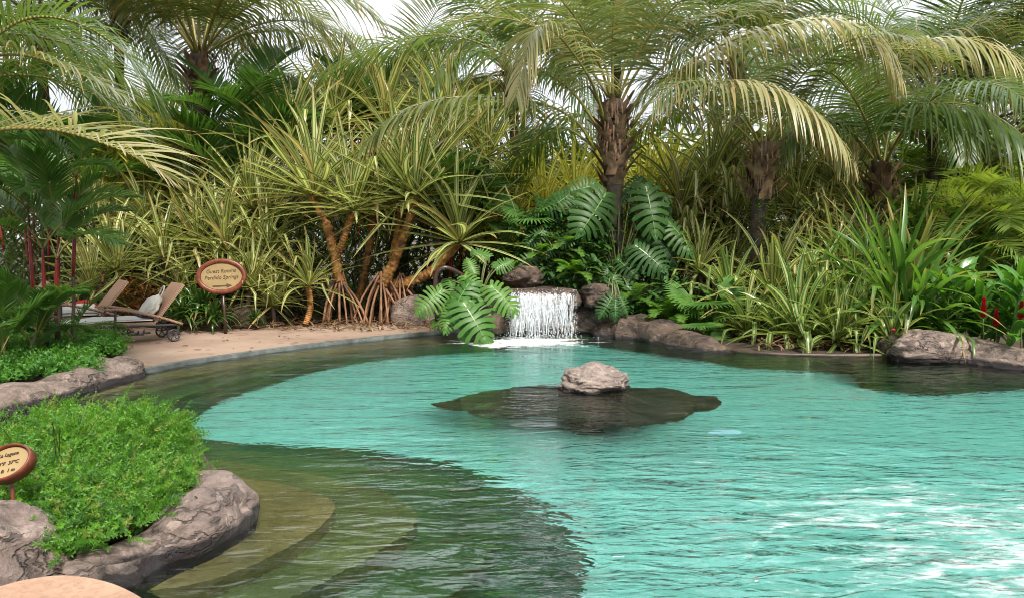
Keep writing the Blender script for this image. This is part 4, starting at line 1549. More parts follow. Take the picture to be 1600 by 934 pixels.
for i, (x, y, Y, s_, ms) in enumerate([(1140, 480, 14.4, 1.0, PANDF), (1205, 470, 14.4, 1.1, PANDS), (1270, 470, 14.2, 1.15, PANDF), (1335, 480, 13.8, 1.1, PANDF), (1350, 520, 13.0, .95, PANDF), (1215, 540, 12.9, .8, PANDF), (1285, 535, 13.0, .95, PANDF)]):
    shrub('striped strap plant filling the thick row behind the right pool rim', x, y, Y, ms, s_ * 1.15, i + 240, name='strap_plant', cat='plant', group=g10)
# lilies behind the loungers
g9 = 'dark lily clumps between loungers and guest sign'
for i, (x, y, Y, s_) in enumerate([(285, 497, 14.2, 1.0), (315, 490, 14.3, 1.05), (335, 500, 14.1, .9), (262, 490, 14.6, .9), (300, 480, 14.8, 1.0)]):
    shrub('dark green arching lily clump low between the loungers and the sign post', x, y, Y, LILY, s_, i + 190, name='lily_clump', cat='lily', group=g9, stem=False)
shrub('small low lily clump on the soil right of the sign post', 398, 503, 14.6, LILY, .55, 201, name='lily_clump', cat='lily', stem=False)
# croton
rnd = random.Random(9)
cc = P(215, 470, 14.9)
t = thing('croton', 'dark red and green croton bush behind the loungers', 'bush', V3((cc.x, cc.y, .1)))
mb = MB()
for i in range(420):
    q = V3((rnd.gauss(0, .32), rnd.gauss(0, .2), abs(rnd.gauss(.45, .22))))
    p = V3((cc.x, cc.y, .1)) + q
    a = rnd.random() * 6.28
    strap(mb, p, a, rnd.uniform(-.3, 1.0), rnd.uniform(.12, .22), .02, rnd, .12, 0, 4)
mb.build('foliage', M['croton'], t)

# ------------------------------------------------------------------ big cut leaves (monstera)
CAMDIR = V3((0, -1, .35)).normalized()


def monstera(label, base, leaves, meshes, seed, Y):
    rnd = random.Random(seed)
    t = thing('monstera', label, 'plant', base)
    more = []
    for (bx, by, tx, ty, y0, y1, wd) in leaves:
        more.append((bx + (tx - bx) * .04, by + (ty - by) * .04, tx - (tx - bx) * .10, ty - (ty - by) * .10, y0, y1, wd))
        ox, oy = rnd.uniform(-26, 26), rnd.uniform(-14, 30)
        more.append((bx + ox, by + oy, bx + ox + (tx - bx) * .62 + rnd.uniform(-14, 14), by + oy + (ty - by) * .62, y0 + .2, y1 + .22, wd))
    for (bx, by, tx, ty, y0, y1, wd) in more:
        p, q = P(bx, by, Y + y0), P(tx, ty, Y + y1)
        nrm = (V3((rnd.uniform(-.4, .4), -1, rnd.uniform(.2, .9)))).normalized()
        mid = base.lerp(p, .5) + V3((0, -.05, .12))
        mb = MB()
        mb.tube(crv([base, mid, p + (q - p) * .02], 8), [.014] * 9, 6)
        mb.build('leaf_stalk', M['stem'], t)
        put_leaf(rnd.choice(meshes), t, p, q, nrm, 'leaf', wd)
    return t


monstera('light green monstera with cut leaves hanging over the pool left of the waterfall', P(748, 478, 13.75),
         [(692, 452, 645, 490, -.2, -.4, 1.0), (735, 440, 690, 505, -.3, -.6, .8), (722, 470, 768, 538, -.5, -.8, 1.05), (765, 445, 815, 488, -.3, -.5, .95),
          (742, 428, 728, 398, .0, .1, 1.0), (705, 478, 690, 522, -.4, -.6, .8), (775, 420, 806, 402, .1, .2, 1.0), (725, 430, 755, 470, -.1, -.4, .9), (745, 470, 720, 515, -.1, -.3, .8), (760, 405, 735, 385, .2, .3, .9)], MONL, 2, 13.6)
monstera('dark green monstera with large cut leaves climbing the centre palm', P(965, 440, 15.0),
         [(948, 300, 905, 372, -.1, -.5, 1.05), (1008, 288, 1030, 375, -.1, -.5, .85), (990, 382, 1050, 425, -.2, -.5, 1.0), (1042, 345, 1098, 402, -.1, -.3, .8),
          (890, 305, 842, 335, .1, .1, 1.0), (985, 300, 1010, 270, .1, .2, 1.0), (930, 290, 880, 300, .2, .1, 1.0), (978, 445, 1020, 485, -.3, -.5, .85), (960, 430, 945, 478, -.3, -.5, .9),
          (1000, 350, 1060, 340, .1, .1, .9), (1000, 310, 1055, 300, .1, .0, .9), (935, 350, 880, 380, .0, -.2, .9)], MON, 3, 14.9)
monstera('small dark monstera on the mound over the waterfall', P(880, 440, 14.9),
         [(880, 415, 850, 440, 0, -.2, 1), (905, 400, 880, 425, 0, -.2, 1), (840, 400, 805, 420, 0, -.1, 1), (870, 385, 845, 400, 0, -.1, 1), (920, 425, 935, 455, -.1, -.3, 1), (890, 450, 880, 425, -.2, -.3, 1),
          (900, 365, 870, 380, 0, -.2, 1), (850, 360, 815, 385, .1, 0, 1)], MON, 4, 14.8)
monstera('monstera shoot hanging at the right end of the waterfall', P(955, 440, 14.2),
         [(958, 462, 935, 500, -.3, -.4, .9), (962, 465, 962, 505, -.3, -.4, .8), (968, 462, 985, 495, -.3, -.35, .8)], MON, 6, 14.1)

# ferns
FERN = []
for i, (L, el, bd) in enumerate(((.8, 65, 80), (.8, 45, 85), (.75, 25, 70))):
    mb = MB()
    frond(mb, arc(L, el, bd), 26, .16, .017, .06, 85, 60, 6, .005, .12, random.Random(i + 40), 3)
    FERN.append(mb.mesh('frond', [M['fern'], M['stem']]))


def fern(label, px, py, Y, sc_, n, seed, z=None, group=None):
    rnd = random.Random(seed)
    c = P(px, py, Y)
    if z is not None:
        c.z = z
    t = thing('fern', label, 'fern', c, group)
    for i in range(n):
        part('frond', FERN[min(2, int(3 * i / n))], t, c, i * 2.4 + rnd.uniform(-.2, .2), sc_ * rnd.uniform(.8, 1.1))


fern('bright green fern on the dark rock slope right of the waterfall', 1040, 498, 14.2, 1.0, 15, 1)
fern('light green fern beside the fan leaves above the rock slope', 1075, 505, 14.0, .9, 13, 2)
fern('fern on the waterfall mound, left of the centre palm', 885, 395, 14.9, .95, 14, 3)
fern('fern hanging over the waterfall lip', 900, 430, 14.6, .8, 14, 4)
fern('small fern right below the large cut leaves of the climbing monstera', 990, 470, 14.5, .8, 12, 5)
fern('fern on the mound over the boulder at the left end of the waterfall', 850, 410, 15.0, .9, 13, 6)
fern('light fern high on the mound under the big climbing leaves', 925, 385, 15.2, .9, 13, 7)


# fan palms
def fanpalm(label, px, py, Y, n, L, seed, h=.7, mat='monstera_light'):
    rnd = random.Random(seed)
    c = P(px, py, Y)
    t = thing('fan_palm', label, 'palm', V3((c.x, c.y, max(.05, c.z - h))))
    for i in range(n):
        a = i * 2.39996
        q = c + V3((math.cos(a) * .25, math.sin(a) * .25, rnd.uniform(-.25, .25)))
        mb = MB()
        mb.tube(crv([t.location.copy(), t.location.lerp(q, .6), q], 6), [.010] * 7, 5)
        mb.build('leaf_stalk', M['stem'], t)
        mb = MB()
        d = V3((math.cos(a), math.sin(a) - .4, rnd.uniform(-.35, .5))).normalized()
        nn = (UPZ * .8 + V3((0, -.7, 0)))
        nn = (nn - d * nn.dot(d)).normalized()
        fan_leaf(mb, q, d, nn, L * rnd.uniform(.8, 1.1), 20, .030, rnd)
        mb.build('leaf', M[mat], t)


fanpalm('small fan palm above the left part of the waterfall mound', 828, 330, 15.6, 6, .6, 1)
fanpalm('fan palm with pleated leaves low at the end of the rock slope', 1100, 478, 14.0, 6, .6, 2)
fanpalm('low fan palm near the water below the other fan leaves', 1085, 522, 13.4, 4, .42, 3, .4)


def creeper(label, spots, seed, mat, n, name='creeper'):
    rnd = random.Random(seed)
    c0 = P(*spots[0])
    t = thing(name, label, 'creeper', V3((c0.x, c0.y, .3)))
    mb = MB()
    for i in range(n):
        x, y, Y = rnd.choice(spots)
        c = P(x, y, Y)
        d = V3((rnd.gauss(0, 1), rnd.gauss(0, 1), rnd.gauss(0, .9))).normalized() * rnd.random() ** .4
        p = c + V3((d.x * .42, d.y * .3, d.z * .34))
        L_ = rnd.uniform(.09, .2)
        strap(mb, p, rnd.uniform(-PI, 0) + rnd.gauss(0, .5), rnd.uniform(-.9, .5), L_, L_ * .26, rnd, .12, 0, 4, .25)
    mb.build('foliage', M[mat], t)
    mb = MB()
    for (x, y, Y) in spots:
        c = P(x, y, Y)
        mb.tube(crv([V3((c.x + .1, c.y + .2, .3)), c + V3((.05, .1, -.1)), c + V3((0, 0, .2))], 6), [.012] * 7, 5)
    mb.build('stem', M['stem'], t)


creeper('dense dark leafy creeper covering the mound over the waterfall', [(830, 350, 15.2), (860, 340, 15.3), (900, 350, 15.2), (850, 385, 15.1), (890, 385, 15.0), (925, 400, 14.9), (910, 430, 14.7), (870, 425, 14.8), (830, 385, 15.3), (940, 370, 15.1), (800, 395, 15.4)], 3, 'monstera', 1500)
creeper('dark leafy creeper round the foot of the centre palm right of the fall', [(985, 340, 15.4), (1015, 330, 15.5), (1040, 380, 15.3), (1000, 410, 15.0), (1030, 440, 14.8), (980, 470, 14.6), (1060, 460, 14.8), (1010, 480, 14.5)], 4, 'monstera', 900)
creeper('low light green creeper above the dark rock slope', [(1050, 480, 14.6), (1090, 500, 14.3), (1120, 520, 13.9), (1020, 490, 14.5)], 5, 'groundcover', 500)

# ------------------------------------------------------------------ red ginger
GL = []
for s_ in range(3):
    rnd = random.Random(s_)
    mb = MB()
    for k in range(9):
        u = k / 8
        az = (0 if k % 2 else PI) + rnd.uniform(-.35, .35)
        base = V3((.06 * u, 0, .25 + .75 * u))
        strap(mb, base, az, R(40 + 25 * u), rnd.uniform(.45, .6), .065, rnd, .13, 0, 7, .25)
    mb.tube(crv([V3((0, 0, 0)), V3((.02, 0, .5)), V3((.06, 0, 1.02))], 6), [.012] * 7, 6, m=1)
    GL.append(mb.mesh('leaf_stalk', [M['ginger'], M['stem']]))
mb = MB()
rnd = random.Random(4)
for k in range(46):
    u = k / 45
    az = k * 2.39996
    strap(mb, V3((0, 0, .22 * u)), az, R(35 + 35 * u), .075 * (1.05 - .65 * u), .022, rnd, .02, 0, 4, .5)
GF = mb.mesh('flower', M['redflower'])


def ginger(label, px, py, Y, n, fl, seed):
    rnd = random.Random(seed)
    c = P(px, py, Y)
    t = thing('red_ginger', label, 'flowering plant', V3((c.x, c.y, .05)))
    for i in range(n):
        part('leaf_stalk', rnd.choice(GL), t, t.location + V3((rnd.uniform(-.45, .45), rnd.uniform(-.3, .4), 0)), rnd.random() * 6.28, rnd.uniform(.75, 1.05), rnd.uniform(-.3, .3), rnd.uniform(-.3, .3))
    for (fx, fy, dy) in fl:
        q = P(fx, fy, Y + dy)
        mb = MB()
        mb.tube(crv([V3((q.x + .03, q.y + .05, .05)), V3((q.x + .02, q.y, q.z * .5)), q + V3((0, 0, .05))], 5), [.010] * 6, 5)
        mb.build('flower_stalk', M['stem'], t)
        part('flower', GF, t, q, rnd.random() * 6, rnd.uniform(1.0, 1.25))


ginger('red ginger with two upright red spikes above the pale edge boulder', 1530, 535, 11.6, 12, [(1536, 497, -.3), (1556, 512, -.35)], 1)
ginger('red ginger with a red spike cut by the right frame edge', 1610, 540, 11.0, 10, [(1595, 500, -.2)], 2)
ginger('flowerless ginger with broad leaves left of the red spikes', 1478, 530, 12.2, 7, [], 3)
# small pink flower bush at the rim
t = thing('rose_bush', 'tiny bush with pink flowers beside the dark wet stone', 'bush', P(1402, 552, 11.5))
rnd = random.Random(2)
mb = MB()
for i in range(160):
    p = t.location + V3((rnd.gauss(0, .09), rnd.gauss(0, .07), abs(rnd.gauss(.12, .08))))
    strap(mb, p, rnd.random() * 6.28, rnd.uniform(-.2, 1), .06, .014, rnd, .1, 0, 3)
mb.build('foliage', M['lily'], t)
for fx, fy in ((1396, 518), (1411, 526)):
    mb = MB()
    q = P(fx, fy, 11.45)
    for k in range(12):
        strap(mb, q, k * 2.4, R(20 + 5 * k), .05, .022, rnd, 0, 0, 3)
    mb.build('flower', solid('pink_flower', (.62, .03, .10), .45), t)

# ------------------------------------------------------------------ feathery bush of the near planter and ground cover


def feather(mb, p, d, L, rnd, k=7, lw=.0045, ll=.05, nl=4):
    """a sprig: thin curved stem with needle-like leaves all round"""
    q = p.copy()
    D = d.copy()
    r_ = rnd.random()
    for i in range(k):
        D = (D + V3((rnd.gauss(0, .12), rnd.gauss(0, .12), -.07))).normalized()
        q2 = q + D * L / k
        sd_ = D.cross(V3((.3, .5, .8))).normalized()
        mb.flat([q, q2], [sd_] * 2, [.0016, .0014], r_)
        for j in range(nl):
            a = rnd.random() * 6.28
            n1 = sd_
            n2 = D.cross(sd_)
            e = (n1 * math.cos(a) + n2 * math.sin(a) + D * .7).normalized()
            ln = ll * rnd.uniform(.6, 1.1) * (1.1 - .6 * i / k)
            s2 = e.cross(D).normalized()
            mb.flat([q2, q2 + e * ln * .5, q2 + e * ln], [s2] * 3, [lw * .5, lw, lw * .15], r_)
        q = q2


rnd = random.Random(77)
bc = V3((-2.88, 5.02, .12))
bush = thing('fern_bush', 'bright green feathery asparagus fern bush spilling over the near planter', 'bush', bc)
mb = MB()
for i in range(4800):
    a = rnd.random() * 2 * PI
    rr = rnd.random() ** .5
    x = (.58 if math.cos(a) > 0 else .85) * rr * math.cos(a)
    y = 1.12 * rr * math.sin(a) + .04 * rr * math.cos(a)
    hmax = .165 * (1 - rr ** 2.2) + .12 + .07 * (y > 0) + .20 * noise.noise(V3((x * 3.2, y * 3.2, 1)))
    z = hmax * rnd.uniform(.35, 1.0)
    p = bc + V3((x, y, z))
    d = V3((x * .9 + rnd.gauss(0, .45), y * .9 + rnd.gauss(0, .45), .65)).normalized()
    feather(mb, p, d, rnd.uniform(.12, .25), rnd, 8, .0030, .036, 5)
low = crv([W(70, 860, .18), W(118, 860, .18), W(185, 835, .19), W(245, 803, .20), W(290, 762, .2), W(305, 735, .2), W(300, 705, .2)], 40)
for i in range(1900):
    p = low[rnd.randrange(41)].copy()
    inn_ = rnd.random() ** .8
    p = p.lerp(V3((-2.9, 5.1, .36)), .55 * inn_) + V3((rnd.gauss(0, .03), rnd.gauss(0, .03), -.03 + rnd.uniform(-.03, .06)))
    d = V3((rnd.gauss(.15, .45), rnd.gauss(-.25, .45), .55)).normalized()
    feather(mb, p, d, rnd.uniform(.10, .2), rnd, 8, .0030, .036, 5)
mb.build('foliage', M['fernbush'], bush)
for i in range(7):
    a = rnd.random() * 2 * PI
    p = bc + V3((math.cos(a) * .6 * rnd.random(), math.sin(a) * .6 * rnd.random(), .3))
    e = p + V3((math.cos(a) * .25, math.sin(a) * .25, rnd.uniform(.22, .34)))
    mb = MB()
    mb.tube(crv([p, p.lerp(e, .6) + V3((0, 0, .05)), e], 6), [.0025] * 7, 4)
    mb.build('twig', M['stem'], bush)

mb = MB()
rnd = random.Random(78)
gp = [W(x, y, .2) for x, y in ((-60, 560), (0, 545), (60, 540), (120, 540), (165, 545))]
for i in range(3600):
    x = rnd.uniform(-90, 185)
    yb = 566 - (x / 205) * 28 if x > 0 else 566 + (-x) * .25
    y = rnd.uniform(528, yb + 34)
    if x > 150:
        y = rnd.uniform(536, 556)
    p = W(x, y, .16)
    d = V3((rnd.gauss(0, .5), rnd.gauss(-.3, .4), .8)).normalized()
    feather(mb, p, d, rnd.uniform(.16, .30), rnd, 5, .008, .07)
tag(mb.build('ground_cover', M['groundcover']), 'low feathery green ground cover filling the left planter behind its rock edge', 'ground cover', kind='stuff')
# ------------------------------------------------------------------ loungers


def lounger(label, head, ang):
    """local +x runs from the foot to the head; head = ground point under the wheels"""
    t = thing('sun_lounger', label, 'sun lounger', V3(head))
    t.rotation_euler = (0, 0, ang)

    def add(name, mb, mat, par=t, smooth=False):
        me = mb.mesh(name, M[mat], None, smooth)
        o = bpy.data.objects.new(name, me)
        col.objects.link(o)
        o.parent = par
        return o
    mb = MB()      # woven seat, gently waved
    pts = [(-1.45, .33), (-1.2, .37), (-.8, .37), (-.4, .345), (-.1, .34)]
    for (x0, z0), (x1, z1) in zip(pts, pts[1:]):
        n0 = len(mb.v)
        for (x, z) in ((x0, z0), (x1, z1)):
            mb.v += [V3((x, -.33, z)), V3((x, .33, z)), V3((x, .33, z - .045)), V3((x, -.33, z - .045))]
        for k in range(4):
            q = (k + 1) % 4
            mb.face((n0 + k, n0 + q, n0 + 4 + q, n0 + 4 + k))
    add('seat', mb, 'wicker')
    mb = MB()      # raised backrest
    A = Matrix.Translation(V3((-.1, 0, .335))) @ Matrix.Rotation(R(-52), 4, 'Y')
    mb.box((0, -.33, -.02), (.74, .33, .025), A)
    add('backrest', mb, 'wicker')
    mb = MB()
    for s in (-1, 1):
        mb.tube(crv([V3((-1.4, .35 * s, .30)), V3((-.6, .35 * s, .30)), V3((.28, .35 * s, .27))], 8), [.018] * 9, 6)
    mb.tube([V3((.1, -.35, .27)), V3((.1, .35, .27))], [.015] * 2, 6)
    mb.tube([V3((.05, 0, .27)), V3((.22, 0, .62))], [.014] * 2, 6)
    add('frame', mb, 'metal')
    for s in (-1, 1):
        mb = MB()
        mb.tube(crv([V3((.30, .38 * s, .28)), V3((-.1, .38 * s, .43)), V3((-.6, .38 * s, .56)), V3((-.85, .38 * s, .57))], 10), [.022] * 11, 7)
        add('armrest', mb, 'wicker', smooth=True)
        mb = MB()
        mb.tube([V3((-.72, .38 * s, 0)), V3((-.70, .38 * s, .55))], [.02] * 2, 7)
        add('leg', mb, 'metal')
        mb = MB()
        mb.tube([V3((-1.36, .33 * s, 0)), V3((-1.36, .33 * s, .31))], [.02] * 2, 7)
        add('leg', mb, 'metal')
        mb = MB()
        c = V3((.16, .36 * s, .105))
        rim = [c + V3((.09 * math.cos(q * PI / 10), 0, .09 * math.sin(q * PI / 10))) for q in range(21)]
        mb.tube(rim, [.016] * 21, 6)
        for q in range(5):
            a = q * 2 * PI / 5 + .3
            mb.tube([c, c + V3((.09 * math.cos(a), 0, .09 * math.sin(a)))], [.009] * 2, 5)
        add('wheel', mb, 'metal', smooth=True)
    return t


hd = P(246, 517, 13.05); hd.z = .1
A1 = R(38)
lo1 = lounger('brown wicker sun lounger nearest the guest sign, towel and bag on it', (hd.x, hd.y, DZ), A1)
hd2 = P(162, 512, 13.9); hd2.z = .1
lo2 = lounger('brown wicker sun lounger second from the guest sign, white towel and red cloth on it', (hd2.x, hd2.y, DZ), A1)
hd3 = P(40, 512, 13.6); hd3.z = .1
lo3 = lounger('brown wicker sun lounger half hidden behind the red stemmed palms', (hd3.x, hd3.y, DZ), A1)


def on(lo, x, y, z):
    return lo.matrix_basis @ V3((x, y, z))


def cloth(name, label, cat, lo, x0, x1, w_, z, seed, mat, lump=.03, tilt=None, thick=.02):
    mb = MB()
    nx, ny = 22, 14
    top_ = []
    for layer in (1, 0):
        for i in range(nx + 1):
            for j in range(ny + 1):
                u, v = i / nx, j / ny
                x = x0 + (x1 - x0) * u
                y = -w_ + 2 * w_ * v
                e = min(1, 6 * min(u, 1 - u, v, 1 - v) + .25)
                zz = z + (thick + lump * (1 + noise.noise(V3((x * 6, y * 6, seed)))) * e) * layer
                if x > -.1:
                    k = (x + .1)
                    p = V3((-.1 + k * .616 - .79 * (zz - z + .03), y, .345 + k * .79 + .6 * (zz - z)))
                else:
                    p = V3((x, y, zz + .02 * math.sin((x + 1.5) * 2)))
                mb.v.append(lo.matrix_basis @ p)
    L_ = (nx + 1) * (ny + 1)
    for i in range(nx):
        for j in range(ny):
            a = i * (ny + 1) + j
            mb.face((a, a + ny + 1, a + ny + 2, a + 1))
            mb.face((L_ + a, L_ + a + 1, L_ + a + ny + 2, L_ + a + ny + 1))
    for i in range(nx):
        for j in (0, ny):
            a, b2 = i * (ny + 1) + j, (i + 1) * (ny + 1) + j
            mb.face((a, b2, L_ + b2, L_ + a))
    for j in range(ny):
        for i in (0, nx):
            a, b2 = i * (ny + 1) + j, i * (ny + 1) + j + 1
            mb.face((a, b2, L_ + b2, L_ + a))
    return tag(mb.build(name, mat), label, cat)


bpy.context.view_layer.update()
M['redcloth'] = solid('red_cloth', (.42, .015, .02), .85)
M['navy'] = solid('navy_cloth', (.012, .014, .035), .8)
M['canvas'] = solid('canvas_bag', (.50, .47, .43), .85)
cloth('towel', 'white towel spread along the seat of the lounger nearest the sign', 'towel', lo1, -1.46, -.15, .34, .355, 1, M['towel'], .02)
cloth('towel', 'white towel heaped on the second lounger from the sign', 'towel', lo2, -1.0, -.05, .34, .36, 2, M['towel'], .11)
cloth('red_cloth', 'small red cloth lying on the white towel of the second lounger', 'cloth', lo2, -.42, -.12, .24, .50, 3, M['redcloth'], .05)
cloth('navy_cloth', 'dark navy cloth under the bag on the lounger nearest the sign', 'cloth', lo1, -.30, -.12, .30, .40, 5, M['navy'], .04)
# canvas bag leaning on the raised back
bg_ = thing('canvas_bag', 'off white canvas bag leaning on the raised back of the lounger nearest the sign', 'bag', on(lo1, -.05, 0, .42))
rkm = MB()
vs_, fs = ICO[4]
for v in vs_:
    k = 1 + .22 * noise.noise(v * 1.6) + .10 * noise.noise(v * 4.3)
    p = V3((v.x * .11 * k, v.y * .25 * k, v.z * .23 * k))
    p = Matrix.Rotation(R(36), 3, 'Y') @ p
    rkm.v.append(lo1.matrix_basis @ (p + V3((-.10, -.02, .55))))
for f in fs:
    rkm.face(f)
rkm.build('bag_body', M['canvas'], bg_)
mb = MB()
mb.tube(crv([on(lo1, .03, -.12, .70), on(lo1, .10, -.10, .84), on(lo1, .12, .02, .88), on(lo1, .06, .12, .72)], 14), [.012] * 15, 6)
mb.build('bag_handle', M['canvas'], bg_)


# sandals on the deck
def sandal(c, a):
    t = thing('sandal', 'dark sandal lying on the deck before the nearest lounger', 'sandal', c, 'dark sandals on the deck')
    mb = MB()
    prof = [(-.12, .032), (-.06, .036), (0, .034), (.07, .045), (.12, .036), (.135, .01)]
    pl_ = [(x, y) for x, y in prof] + [(x, -y) for x, y in reversed(prof)]
    ca, sa = math.cos(a), math.sin(a)
    mb.prism([(c.x + x * ca - y * sa, c.y + x * sa + y * ca) for x, y in pl_], c.z, c.z + .022)
    mb.build('sole', M['metal'], t)
    mb = MB()
    mb.tube(crv([c + V3((.03 * ca - .04 * -sa, .03 * sa - .04 * ca, .02)), c + V3((.04 * ca, .04 * sa, .07)), c + V3((.03 * ca - .04 * sa, .03 * sa + .04 * ca, .02))], 8), [.012] * 9, 6)
    mb.build('strap', M['metal'], t)


for (x, y, a) in ((188, 523, .4), (199, 520, 1.2), (212, 523, .2), (222, 521, .5)):
    sandal(W(x, y, DZ + .001), a)


# ------------------------------------------------------------------ signs
def textmesh(s, size):
    cu = bpy.data.curves.new('txt', 'FONT')
    cu.body = s
    cu.size = size
    cu.align_x = 'CENTER'
    cu.shear = .22
    cu.extrude = .002
    o = bpy.data.objects.new('txt', cu)
    col.objects.link(o)
    dg = bpy.context.evaluated_depsgraph_get()
    me = bpy.data.meshes.new_from_object(o.evaluated_get(dg))
    bpy.data.objects.remove(o)
    return me


def sign(name, label, c, rx, rz, a, b_, post_to, lines, arrow, ry=0.0, fr=.075):
    """oval sign: face looks along -Y of its own frame before turning"""
    t = thing(name, label, 'sign', post_to)
    Mx = Matrix.Translation(c) @ Matrix.Rotation(rz, 4, 'Z') @ Matrix.Rotation(rx, 4, 'X') @ Matrix.Rotation(ry, 4, 'Y')
    mb = MB()
    K = 64
    rim = []
    for i in range(K):
        q = 2 * PI * i / K
        cq, sq = math.cos(q), math.sin(q)
        for (k, y) in ((1.0, .03), (1.0, -.02), (.975, -.035), (1 - fr / a * .9, -.035), (1 - fr / a, -.02), (1 - fr / a, .03)):
            kk = 1 - (1 - k)
            mb.v.append(Mx @ V3((cq * (a - a * (1 - kk)), y, sq * (b_ - a * (1 - kk)))))
    for i in range(K):
        j = (i + 1) % K
        for k in range(6):
            l = (k + 1) % 6
            mb.face((i * 6 + k, i * 6 + l, j * 6 + l, j * 6 + k))
    mb.build('sign_frame', M['signred'], t)
    mb = MB()
    n0 = 0
    for y in (-.012, .02):
        for i in range(K):
            q = 2 * PI * i / K
            mb.v.append(Mx @ V3((math.cos(q) * (a - fr - .003), y, math.sin(q) * (b_ - fr - .003))))
    mb.face(tuple(reversed(range(K))))
    mb.face(tuple(range(K, 2 * K)))
    for i in range(K):
        j = (i + 1) % K
        mb.face((i, K + i, K + j, j))
    pn = mb.build('sign_panel', M['signcream'], t, smooth=False)
    for (s, size, dx, dz) in lines:
        me = textmesh(s, size)
        me.materials.clear()
        me.materials.append(M['ink'])
        T = Matrix.Translation(-t.location) @ Mx @ Matrix.Translation(V3((dx, -.0155, dz))) @ Matrix.Rotation(PI / 2, 4, 'X')
        me.transform(T)
        o = bpy.data.objects.new('lettering', me)
        col.objects.link(o)
        o.parent = pn
        o.location = (0, 0, 0)
    if arrow:
        mb = MB()
        x0, x1, z = arrow
        for (lo, hi) in (((x0, -.017, z - .012), (x1 - .06, -.0125, z + .012)),):
            mb.box(lo, hi, Mx)
        n0 = len(mb.v)
        mb.v += [Mx @ V3(q) for q in ((x1 - .08, -.0172, z - .038), (x1 + .02, -.0172, z), (x1 - .08, -.0172, z + .038))]
        mb.face((n0, n0 + 1, n0 + 2))
        o = mb.build('arrow', M['ink'], t, smooth=False)
        o.parent = pn
    mb = MB()
    e = Mx @ V3((0, .03, -b_ + .06))
    mb.tube([V3((post_to[0], post_to[1], post_to[2] - .05)), e], [.028] * 2 if a > .3 else [.010] * 2, 8)
    mb.build('post', M['signred'] if a < .3 else M['rail'], t)
    return t


c = P(346, 432, 13.9)
sign('oval_sign', 'oval red framed sign with guest room directions on a post behind the deck', c, R(-2), R(4), .43, .31, V3((c.x + .03, c.y + .05, .05)),
     [('Guest Rooms', .092, .0, .065), ('Perdido Springs', .092, .0, -.045)], (-.16, .16, -.165), R(-3))
c = P(14, 724, 4.05)
sign('oval_sign', 'small tilted oval sign with cream face on a thin red post in the near planter', c, R(-38), R(-8),   .132, .102, V3((c.x + .0, c.y + .02, .25)),
     [('La Laguna', .027, .0, .038), ('98°F  37°C', .027, .0, -.012), ('3 ft  1 m', .027, .0, -.054)], None, R(-16), .012)

# handrail
mb = MB()
hp = [P(x, y, Y) for x, y, Y in ((683, 500, 13.5), (680, 455, 13.5), (682, 430, 13.5), (692, 419, 13.5), (706, 421, 13.55), (730, 434, 13.7), (775, 458, 13.95), (800, 472, 14.1))]
mb.tube(crv(hp, 40), [.036] * 41, 10)
tag(mb.build('handrail', M['rail']), 'dark brown curved handrail rising behind the cut leaves left of the waterfall', 'handrail')

# ------------------------------------------------------------------ background planting
rnd = random.Random(55)


def smallpalm(label, px, Y, h, meshes, n, seed, group, sc_=1.0):
    rr = random.Random(seed)
    b0 = P(px, 400, Y)
    b0.z = .05
    t = thing('feather_palm', label, 'palm', b0, group)
    mb = MB()
    mb.tube([b0, b0 + V3((0, 0, h))], [.05, .04], 8)
    mb.build('trunk', M['bark'], t)
    for i in range(n):
        part('frond', meshes[min(len(meshes) - 1, int(len(meshes) * i / n))], t, b0 + V3((0, 0, h)), i * 2.4 + rr.uniform(-.3, .3), sc_ * rr.uniform(.8, 1.15))


for i, (px, Y, h) in enumerate([(1435, 16.4, 1.3), (1490, 15.6, 1.35), (1545, 15.8, 1.45), (1600, 15.2, 1.3), (1520, 17.6, 1.9), (1640, 16.5, 1.7), (1575, 17.8, 2.0)]):
    smallpalm('yellow green feather palm behind the ginger at the right edge', px, Y, h, BP, 13, i, 'yellow green feather palms at the right', 1.0)
for i, (px, Y, h) in enumerate([(850, 22, 1.5), (790, 23, 1.8), (1290, 21, 1.5), (1350, 22, 1.8), (1420, 23, 2.0), (1050, 23, 2.0), (1500, 24, 2.2), (1600, 23.5, 2.2), (180, 22.5, 2.0), (480, 23, 2.2), (620, 24, 2.4)]):
    smallpalm('green feather palm in the far row behind the striped thicket', px, Y, h, GP, 13, i + 20, 'green feather palms in the far row', 1.2)


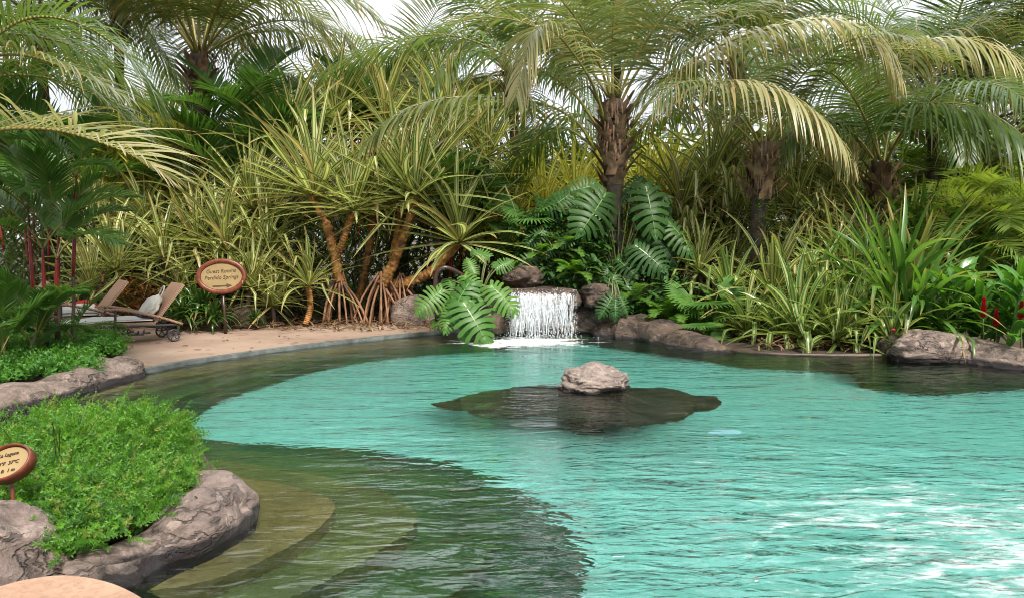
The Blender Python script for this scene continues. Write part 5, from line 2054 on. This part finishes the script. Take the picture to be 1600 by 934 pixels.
def tree(label, x, y, h, rad, seed, mat='backleaf', group=None, nl=4200):
    rr = random.Random(seed)
    t = thing('broadleaf_tree', label, 'tree', V3((x, y, 0)), group)
    mb = MB()
    mb.tube(crv([V3((x, y, -.1)), V3((x + .1, y, h * .4)), V3((x, y, h * .8))], 10), crs([.16, .12, .05], 10), 9)
    cl = []
    for k in range(26):
        d = V3((rr.gauss(0, 1), rr.gauss(0, 1), rr.gauss(0, 1))).normalized() * rad * rr.uniform(.35, 1)
        c = V3((x, y, h)) + V3((d.x, d.y, d.z * .8))
        cl.append((c, rad * rr.uniform(.2, .42)))
        mb.tube(crv([V3((x, y, h * .55)), V3((x, y, h * .6)).lerp(c, .5) + V3((0, 0, .1)), c], 5), crs([.05, .012], 5), 5)
    mb.build('trunk', M['bark'], t)
    mb = MB()
    for k in range(nl):
        c, r_ = rr.choice(cl)
        d = V3((rr.gauss(0, 1), rr.gauss(0, 1), rr.gauss(0, .8))).normalized() * r_ * rr.random() ** .4
        p = c + d
        a = rr.random() * 6.28
        e = V3((math.cos(a), math.sin(a), rr.uniform(-.8, .3))).normalized()
        s_ = e.cross(V3((rr.gauss(0, .4), rr.gauss(0, .4), 1))).normalized()
        L_ = rr.uniform(.10, .2)
        mb.flat([p, p + e * L_ * .5, p + e * L_], [s_] * 3, [.015, L_ * .26, .004], rr.random())
    mb.build('crown', M[mat], t)


for i, (x, y, h, rad) in enumerate([(-20, 29, 4.0, 2.6), (-14, 30, 3.6, 2.4), (-8.5, 29, 3.2, 2.2), (-4.5, 30, 3.0, 2.2), (-.5, 31, 3.4, 2.4), (4.5, 29, 3.6, 2.4), (9, 30, 4.0, 2.6), (13.5, 29, 4.0, 2.6), (18.5, 30, 4.2, 2.8), (23, 29, 4.4, 2.8)]):
    tree('mid green broadleaf tree in the far tree line behind the garden', x, y, h, rad, i, 'backleaf', 'broadleaf trees of the far tree line')
tree('light green fine leaved tree in the gap left of the centre palm', 1.0, 23.5, 3.6, 1.7, 91, 'backyellow', nl=3000)
tree('tall fine leaved tree peeping over the palms beside the white sky gap', -1.0, 27, 6.2, 1.3, 92, 'backleaf', nl=2600)

# dark tangle low in the thicket
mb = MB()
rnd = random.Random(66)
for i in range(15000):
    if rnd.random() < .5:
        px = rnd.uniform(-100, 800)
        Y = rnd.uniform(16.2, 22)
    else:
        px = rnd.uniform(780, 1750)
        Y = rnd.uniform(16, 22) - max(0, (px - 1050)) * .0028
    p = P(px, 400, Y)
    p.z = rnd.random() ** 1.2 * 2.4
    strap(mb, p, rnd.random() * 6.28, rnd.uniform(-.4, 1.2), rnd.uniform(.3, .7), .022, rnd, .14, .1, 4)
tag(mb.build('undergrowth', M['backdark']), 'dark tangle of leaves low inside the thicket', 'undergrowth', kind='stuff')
mb = MB()
for i in range(9000):
    p = V3((rnd.uniform(-22, 22), rnd.uniform(23.5, 27.5), rnd.random() ** .8 * 5.2))
    if -6 < p.x * 15 / p.y < 0 and p.z > 4.0:
        continue
    strap(mb, p, rnd.random() * 6.28, rnd.uniform(-.5, 1.1), rnd.uniform(.5, 1.1), .075, rnd, .16, .1, 4)
tag(mb.build('far_foliage', M['backleaf']), 'mass of leaves closing the view behind the garden', 'foliage', kind='stuff')
# litter and low weeds on the soil behind deck and rim
mb = MB()
for i in range(1500):
    px = rnd.uniform(250, 780) if rnd.random() < .5 else rnd.uniform(1000, 1450)
    if px < 800:
        p = P(px, 400, rnd.uniform(14.3, 16.6)); p.z = .10
    else:
        p = P(px, 400, W(px, 548 if px > 1180 else 520, .05).y + .25 + rnd.random() * 2.2); p.z = .09
    strap(mb, p, rnd.random() * 6.28, rnd.uniform(-.1, .5), rnd.uniform(.15, .5), .016, rnd, .16, .1, 4)
for i in range(70):
    p = P(rnd.uniform(230, 690), 400, rnd.uniform(10.5, 14.6))
    e_ = W(p.x / p.y * FPX + 800, 530, DZ)
    p.z = DZ + .012
    if p.x > -1.4 - (13.2 - p.y) * 1.5:
        continue
    strap(mb, p, rnd.random() * 6.28, .05, rnd.uniform(.05, .14), .014, rnd, .06, 0, 3)
M['litter'] = leafmat('dry_leaf', (.10, .055, .03), (.22, .13, .07), (.3, .24, .12), .7, .1)
tag(mb.build('leaf_litter', M['litter']), 'brown dry leaves lying on the soil under the plants', 'leaf litter', kind='stuff')
